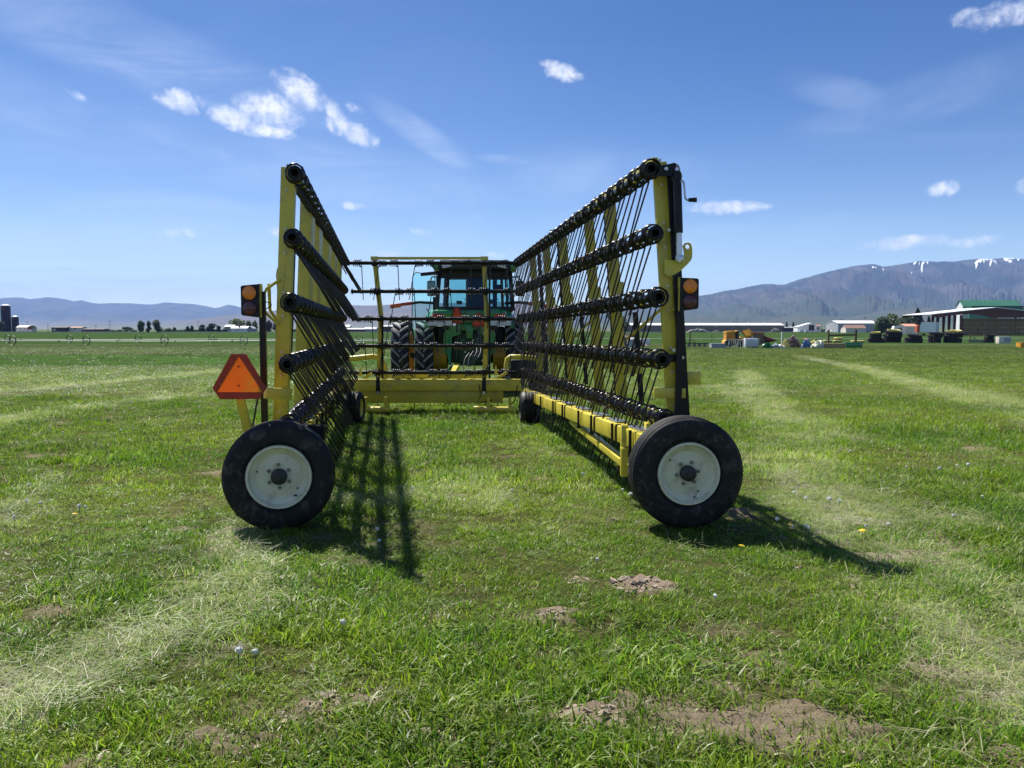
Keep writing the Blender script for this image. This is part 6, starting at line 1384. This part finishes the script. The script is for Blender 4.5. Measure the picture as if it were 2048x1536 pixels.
rimb = MB(); rimb.lathe([(.60, .10), (.63, .12), (.60, .04), (.45, -.05), (.15, -.02), (0, -.02)], None, 32); RB = rimb.build('r', TYEL); RIM_ME = RB.data; bpy.data.objects.remove(RB)
YRIM = mat('pale_yellow_rim', (.78, .66, .20), .45, var=.08, nscale=2); RIM_ME.materials[0] = YRIM
def stack_layers(layers, Y, who):
    """layers from the ground up: (px0, px1, py_top, py_bottom, rim)"""
    n = len(layers)
    for k, (a, c, t, bt, rim) in enumerate(layers):
        if k == 0 and n == 99: continue
        r = (PX(c, Y) - PX(a, Y)) / 2; xc = (PX(c, Y) + PX(a, Y)) / 2; zt, zb = PZ(t, Y), (PZ(bt, Y) if k else float(gz(Y)) - .02); h = zt - zb
        o = bpy.data.objects.new('used_tyre_casing', None); COL.objects.link(o); o.location = (xc, Y + r, (zt + zb) / 2); o.scale = (r, r, h / .52); o.rotation_euler = (R(5) if rim else R(random.uniform(-2, 3)), R(random.uniform(-4, 4)), 0)
        pos = 'topmost' if k == n - 1 and n > 1 else ['bottom', 'second from the ground', 'third from the ground', 'fourth'][k]
        tag(o, '%s tyre%s of %s' % (pos, ' with a yellow rim' if rim else '', who), 'tyre', 'used tractor tyres stacked along the field edge')
        place('tread_ring', TYRE_ME, o)
        if rim: place('rim', RIM_ME, o, (0, 0, .26), (0, 0, 0), (1.25, 1.25, 2.2))
stack_layers([(1744, 1776, 677, 682, 0), (1745, 1768, 672, 677, 0), (1745, 1768, 666.5, 672, 1)], 175, 'the leftmost stack, beside the wooden frame')
stack_layers([(1776, 1809, 676.5, 681, 0), (1775, 1811, 669.5, 676.5, 0), (1778, 1811, 662.5, 669.5, 1)], 178, 'the high second stack before the camper van')
stack_layers([(1819, 1853, 676, 683, 0), (1823, 1850, 668.5, 676, 0)], 173, 'the low third stack left of the box trailer')
stack_layers([(1864, 1888, 677, 682, 0), (1864, 1891, 671, 677, 0), (1866, 1892, 664.5, 671, 0)], 175, 'the fourth stack below the box trailer')
stack_layers([(1898, 1932, 676, 682, 0), (1898, 1934, 670, 676, 0), (1900, 1935, 664, 670, 1)], 174, 'the wide fifth stack below the pavilion')
stack_layers([(1976, 1993, 677.5, 682, 0), (1976, 1992, 673.5, 677.5, 0), (1977, 1993, 668.5, 673.5, 0)], 175, 'the small stack near the right edge')
def loose_rim(px0, px1, py, Y, label):
    r = (PX(px1, Y) - PX(px0, Y)) / 2; o = thing('wheel_rim', ((PX(px1, Y) + PX(px0, Y)) / 2, Y, PZ(py, Y)), label, 'wheel rim', 'loose yellow wheel rims', local=True)
    m = MB(); m.lathe([(r, .10), (r * .96, .13), (r * .8, .05), (r * .3, .06), (0, .06), (0, -.02), (r * .8, -.06), (r, -.12), (r, .10)], None, 28); m.build('disc', YRIM, o, off=Vector())
    m = MB(); m.lathe([(r * .85, -.12), (r * .85, -.34), (0, -.34)], None, 20); m.build('hub', DARK, o, off=Vector())
loose_rim(1647, 1665, 681.5, 176, 'loose yellow wheel rim left of the first wooden frame post'); loose_rim(1667, 1685, 681.5, 176, 'lower of two yellow wheel rims between the frame posts'); loose_rim(1669, 1686, 676, 176.4, 'upper of two yellow wheel rims between the frame posts'); loose_rim(1703, 1729, 682, 176, 'wide yellow wheel rim above the green box')
def wood_frame():
    Y = 124.0; T = thing('wooden_frame', (PX(1685, Y), Y, float(gz(Y))), 'brown wooden frame of two posts and a rail in the junk row', 'frame')
    for a, t in ((1657.5, 659.5), (1712, 659.5)):
        m = MB(); x = PX(a, Y); z = PZ(t, Y); m.box((x, Y, (z + float(gz(Y))) / 2), (.22 if a < 1700 else .27, .22, z - float(gz(Y))), bev=.015); m.build('post', WOOD, T)
    m = MB(); m.beam(P(1657, 671, Y - .15), P(1713, 669.5, Y - .15), .1, .24); m.build('rail', WOOD, T)
wood_frame()
def crate_box(px0, px1, py0, py1, Y, mt, name, label, cat, dep=1.2, ribs=0):
    x0, x1 = PX(px0, Y), PX(px1, Y); zt = PZ(py0, Y); b = float(gz(Y)) - .03; T = thing(name, ((x0 + x1) / 2, Y, b), label, cat)
    m = MB(); m.box(((x0 + x1) / 2, Y + dep / 2, (zt + b) / 2), (x1 - x0, dep, zt - b), bev=.03); m.build('body', mt, T, smooth=35)
    m = MB(); m.box(((x0 + x1) / 2, Y + dep / 2, zt + .02), (x1 - x0 + .08, dep + .08, .06)); m.build('lid', mt, T)
    for k in range(ribs):
        m = MB(); x = x0 + (x1 - x0) * (k + .5) / ribs; m.box((x, Y - .02, (zt + b) / 2), (.06, .05, zt - b)); m.build('rib', mt, T)
    return T
crate_box(1636.5, 1692, 687.5, 697, 116, TAN, 'plywood_box', 'long tan plywood box lying at the front of the junk row', 'box', ribs=0)
crate_box(1692.5, 1726, 685.5, 694, 118, GRN, 'green_box', 'dark green painted metal box butted against the tan box', 'box', ribs=2)
crate_box(1999, 2023, 673, 685, 166, CREAM, 'cream_container', 'cream container with a grey front panel near the right edge', 'container', ribs=0)
m = MB(); m.box((PX(2016, 165.9), 165.9, PZ(679, 165.9)), (1.25, .08, .72)); m.build('front_panel', GWALL, bpy.data.objects['cream_container'])
crate_box(2043, 2062, 685, 690.5, 122, CAT, 'yellow_crate', 'yellow crate cut off by the right edge of the picture', 'crate')
def tote():
    Y = 119.0; x0, x1 = PX(1491.5, Y), PX(1518, Y); zt = PZ(676.5, Y); b = float(gz(Y)); T = thing('liquid_tote', ((x0 + x1) / 2, Y, b), 'white caged liquid tote standing in the grass before the yellow combine', 'tote'); w = x1 - x0
    m = MB(); m.box(((x0 + x1) / 2, Y + .6, (zt + b) / 2 + .08), (w * .96, 1.1, (zt - b) - .25), bev=.08); m.build('tank', PLAST, T, smooth=35)
    for k in range(6):
        m = MB(); x = x0 + w * k / 5; m.cyl((x, Y, b + .1), (x, Y, zt), .022, 6); m.build('cage_bar', STEEL, T)
    for k in range(4):
        m = MB(); z = b + .15 + (zt - b - .15) * k / 3; m.cyl((x0, Y - .02, z), (x1, Y - .02, z), .022, 6); m.build('cage_bar', STEEL, T)
    m = MB(); m.box(((x0 + x1) / 2, Y + .6, b + .08), (w, 1.2, .14)); m.build('pallet', GWALL, T)
tote()
def combine():
    Y = 126.0; b = float(gz(Y)); T = thing('old_combine', (PX(1480, Y), Y, b), 'old faded yellow combine harvester carcass with a red pointed divider', 'combine harvester')
    q = Matrix.Translation((0, Y + 1.8, 0)) @ Matrix.Rotation(R(90), 4, 'X')
    def pr(pts, th, mt, nm, dy=0): m = MB(); m.prism([(PX(a, Y), PZ(c, Y)) for a, c in pts], Matrix.Translation((0, dy, 0)) @ q, th); return m.build(nm, mt, T)
    pr([(1453, 664), (1468, 663), (1477, 661), (1477, 668), (1472, 680), (1470, 687), (1449, 687), (1450, 682), (1453, 680)], 1.8, CAT, 'hopper'); pr([(1452.5, 662.5), (1468, 661.5), (1470, 665), (1452.5, 666.5)], 2.0, CAT, 'hopper_lid', -.1)
    pr([(1470, 664), (1477.5, 662.5), (1477.5, 677), (1471, 677)], 1.9, DWALL, 'side_opening', -.05)
    for k in range(3): pr([(1453.5, 668.5 + 5 * k), (1467, 668 + 5 * k), (1467, 668.8 + 5 * k), (1453.5, 669.3 + 5 * k)], 1.95, ORG, 'seam', -.02)
    pr([(1478, 676), (1486, 674), (1487, 690), (1474, 690)], 1.4, CAT, 'lower_body'); pr([(1468, 680), (1500, 676), (1503, 690), (1468, 691)], 1.2, ORG, 'chassis', .3)
    for k, (a, c) in enumerate(((1486, 663), (1490, 662), (1495, 660))):
        m = MB(); m.cyl(P(a, c, Y + .5), P(a + 9, c + 11, Y - .2), .27, 12); m.build('elevator_tube', CAT, T, smooth=40)
    pr([(1501, 665), (1527, 666), (1530, 670), (1530, 690), (1512, 691), (1500, 680)], 1.7, BWALL, 'cab'); pr([(1500, 664), (1528, 665.5), (1529, 667.5), (1500, 666.5)], 2.0, ORG, 'cab_roof')
    for a in (1503, 1509, 1517, 1522): pr([(a, 668), (a + 4, 668.5), (a + 4, 678 + (6 if a > 1512 else 0)), (a, 677 + (6 if a > 1512 else 0))], 1.74, GLASSD if a != 1503 else SILV, 'cab_window', -.02)
    m = MB(); m.lathe([(.55, 0), (.35, .9), (.02, 1.9)], Matrix.Translation(P(1529, 679, Y)) @ Matrix.Rotation(R(95), 4, 'Y'), 12); m.build('divider', RWALL, T, smooth=40)
    pr([(1528, 679), (1541, 679), (1541, 686), (1529, 686)], 1.2, PINK, 'divider_body', -.2)
    for p_, r_ in ((1458, .55), (1480, .5), (1510, .5)):
        m = MB(); m.cyl((PX(p_, Y), Y - .25, b + r_), (PX(p_, Y), Y + .2, b + r_), r_, 20); m.build('wheel', RUB, T, smooth=40)
combine()
def trestle(px0, px1, py0, py1, Y, label):
    x0, x1 = PX(px0, Y), PX(px1, Y); zt = PZ(py0, Y); b = float(gz(Y)); T = thing('steel_trestle', ((x0 + x1) / 2, Y, b), label, 'trestle', 'grey blue steel trestles')
    m = MB(); m.beam((x0, Y, zt), (x1, Y, zt), .12, .10); m.build('top_bar', GALV, T)
    for f in (.18, .38, .62, .82):
        for s in (-1, 1):
            if abs(f - .5) < .2 and s > 0: continue
            m = MB(); x = x0 + (x1 - x0) * f; m.beam((x, Y, zt), (x + (f - .5) * .6, Y + .35 * s, b), .07, .05, up=(0, 1, 0)); m.build('leg', GALV, T)
trestle(1456, 1474, 679.5, 690, 121, 'grey steel trestle in front of the combine hopper'); trestle(1474, 1492, 679.5, 690, 121.5, 'grey steel trestle between the combine hopper and the white tote')
def harrow_frame(px0, px1, Y, label, seed):
    r = random.Random(seed); x0, x1 = PX(px0, Y), PX(px1, Y); b = float(gz(Y)); T = thing('harrow', ((x0 + x1) / 2, Y, b), label, 'harrow'); w = x1 - x0
    for dy in (0, .9):
        m = MB(); m.beam((x0, Y + dy, b + .62), (x1, Y + dy, b + .58), .10, .10); m.build('frame_bar', DARK, T)
    for k in range(14):
        x = x0 + w * (k + .5) / 14; m = MB(); m.beam((x, Y, b + .6), (x + r.uniform(-.1, .1), Y - .15, b + .02), .05, .05); m.build('shank', DARK, T)
    for k in range(5):
        x = x0 + w * (k + .3) / 5; m = MB(); m.lathe([(0, .03), (.3, .0), (0, -.03)], Matrix.Translation((x, Y + .4, b + .35)) @ Euler((R(90), 0, r.uniform(-.6, .6))).to_matrix().to_4x4(), 16); m.build('disc', GWALL, T)
    m = MB(); m.beam((x0 + w * .5, Y + .45, b + .6), (x0 + w * .4, Y + .45, b + 1.15), .06, .06); m.beam((x0 + w * .25, Y, b + .6), (x0 + w * .26, Y, b + 1.6), .06, .06); m.build('mast', DARK, T)
harrow_frame(1366, 1419, 124, 'dark old harrow lying in the grass right of the right lamp', 4)
harrow_frame(1940, 1974, 170, 'rusty harrow parts left of the small tyre stack', 9)
crate_box(1424, 1452, 687.5, 692, 118, GWALL, 'flat_trailer', 'low grey flat trailer between the harrow and the combine', 'trailer', dep=1.6)
crate_box(1283, 1300, 678, 688, 150, WWALL, 'white_crate', 'white crate seen between the right wing posts', 'crate')
def tank(px0, px1, py_top, Y, mt, label):
    x0, x1 = PX(px0, Y), PX(px1, Y); r = (x1 - x0) / 2; b = float(gz(Y)); zt = PZ(py_top, Y); T = thing('water_tank', ((x0 + x1) / 2, Y + r, b), label, 'tank')
    m = MB(); m.lathe([(r, 0), (r, (zt - b) * .8), (r * .8, (zt - b) * .93), (r * .25, zt - b), (0, zt - b)], Matrix.Translation(((x0 + x1) / 2, Y + r, b)), 24); m.build('shell', mt, T, smooth=40)
    m = MB(); m.lathe([(r * .2, 0), (r * .2, .12), (0, .12)], Matrix.Translation(((x0 + x1) / 2, Y + r, zt - .03)), 14); m.build('lid', DARK, T)
tank(1256, 1279, 675, 122, GWALL, 'grey green water tank in front of the brush pile'); tank(1125, 1135, 667, 118, PLAST, 'slim white plastic tank behind the right wing')
rubble(1232, 1290, 668, 134, PINK, 'brown brush and rubble pile behind the right wing', 21, n=300, size=.28)
rubble(1570, 1602, 673, 122, PINK, 'heap of grey and pink scrap topped with a white rock', 22, n=120, size=.28); rubble(1566, 1578, 681, 119, YRIM, 'crumpled yellow sheet at the left of the scrap heap', 23, n=40, size=.3)
rubble(1605, 1625, 680, 119, BLUE, 'blue sacks and tarps beside the scrap heap', 24, n=60, size=.24); rubble(1609, 1616, 677, 120, SROOF, 'small orange heap behind the blue sacks', 25, n=30, size=.22); rubble(1622, 1632, 681, 119, YRIM, 'yellow sheet next to the blue sacks', 26, n=30, size=.25)
rubble(1629, 1644, 684, 116, SACK, 'large cream sack leaning on the end of the tan box', 27, n=40, size=.42); rubble(1527, 1543, 686.5, 117, GRN, 'green tarp bundle right of the white tote', 28, n=40, size=.3); rubble(1544, 1568, 688.5, 118, SILV, 'flattened silver and blue sheets in the grass', 29, n=60, size=.25); rubble(1627, 1640, 686, 122, GRN, 'green lumps behind the cream sack', 30, n=25, size=.25)
def lone_post(px, py_top, Y, mt, name, label, w=.16):
    x = PX(px, Y); b = float(gz(Y)); z = PZ(py_top, Y); T = thing(name, (x, Y, b), label, 'post'); m = MB(); m.box((x, Y, (b + z) / 2), (w, w, z - b), bev=.01); m.build('shaft', mt, T)
    m = MB(); m.box((x, Y, z + .02), (w * 1.15, w * 1.15, .05)); m.build('cap', mt, T)
lone_post(1564.5, 664, 128, SACK, 'marker_post', 'pale weathered post standing between the combine and the scrap heap', .22); lone_post(1969, 661, 170, WOOD, 'fence_post', 'grey wooden post in the grass left of the small tyre stack'); lone_post(1941, 664, 170, WOOD, 'fence_post', 'short wooden post right of the fifth tyre stack'); lone_post(1380.5, 663.5, 126, WOOD, 'fence_post', 'dark post standing up from the old harrow', .14)
lone_post(1424, 668, 150, WOOD, 'fence_post', 'thin stake left of the combine', .08); lone_post(1868, 669, 160, WOOD, 'fence_post', 'thin stake behind the fourth tyre stack', .08)

# ================================================================== dandelions
def dandelions():
    spots = [(1163, 957), (1611, 1065), (1612, 1003), (1619, 1065), (1586, 1062), (1555, 1052), (1586, 990), (1881, 946), (1935, 940), (1913, 938), (1700, 907), (1814, 937), (1966, 998), (1909, 1038), (1773, 1056), (1733, 1058), (1681, 1013), (1660, 1012), (1427, 1206), (684, 1273), (758, 1087), (826, 984), (753, 1070), (59, 976), (52, 1010), (87, 1015), (160, 1025), (170, 1022), (240, 863), (30, 1043), (512, 1335), (475, 1333), (1195, 1130), (1244, 962), (1247, 988), (1260, 1000), (1025, 985)]
    spots = spots + [(random.randint(0, 2047), random.randint(760, 905)) for _ in range(26)]
    yel = [(1578, 1060), (1576, 1068), (148, 1040), (1724, 1070), (1478, 1105)]
    W = mat('dandelion_down', (.72, .72, .68), .9, var=.05, nscale=60); Yy = mat('dandelion_petal', (.80, .56, .01), .6, var=.1, nscale=60); ST = mat('dandelion_stem', (.13, .17, .05), .6)
    def proto(yellow):
        r = random.Random(3); p = thing('dandelion', (0, 0, 0), '', 'dandelion', local=True); m = MB(); m.tube([(0, 0, -.02), (.004, .002, .035), (.006, 0, .068)], .0022, 5); m.build('stem', ST, p, off=Vector())
        m = MB(); c = Vector((.006, 0, .080)); rad = .0155
        if yellow:
            for k in range(46):
                a = k * 2.4; q = .004 + .019 * (k / 46) ** .6; z = .004 - q * .15; m.add([(0, 0, 0), (q * math.cos(a - .12), q * math.sin(a - .12), z), (q * 1.1 * math.cos(a), q * 1.1 * math.sin(a), z), (q * math.cos(a + .12), q * math.sin(a + .12), z)], [(0, 1, 2, 3)], Matrix.Translation(c + Vector((0, 0, .004 - .00015 * k))))
        else:
            bm = bmesh.new(); bmesh.ops.create_icosphere(bm, subdivisions=2, radius=rad * .72); bm.verts.index_update(); m.add([v.co + c for v in bm.verts], [tuple(v.index for v in f.verts) for f in bm.faces]); bm.free()
            for k in range(90):
                u = r.uniform(-1, 1); a = r.uniform(0, 6.28); s = math.sqrt(1 - u * u); d = Vector((s * math.cos(a), s * math.sin(a), u)); e = d.orthogonal().normalized() * .004; m.add([c + d * rad * .6, c + d * rad + e, c + d * rad - e], [(0, 1, 2)])
        m.build('flower_head' if yellow else 'seed_head', Yy if yellow else W, p, off=Vector()); return p
    for lst, yf, lb, gr in ((spots, False, 'white dandelion seed head standing in the mown grass', 'white dandelion seed heads'), (yel, True, 'yellow dandelion flower in the mown grass', 'yellow dandelion flowers')):
        p = proto(yf)
        for i, (a, b_) in enumerate(lst):
            g0 = G(a, b_ + 9); s = random.uniform(.75, 1.15)
            o = p if i == 0 else copy_thing(p, (0, 0, 0))
            o.location = (g0.x, g0.y, float(ground_z(g0.x, g0.y))); o.rotation_euler = (random.uniform(-.2, .2), random.uniform(-.2, .2), random.uniform(0, 6)); o.scale = (s, s, s); o['label'] = lb; o['group'] = gr
dandelions()
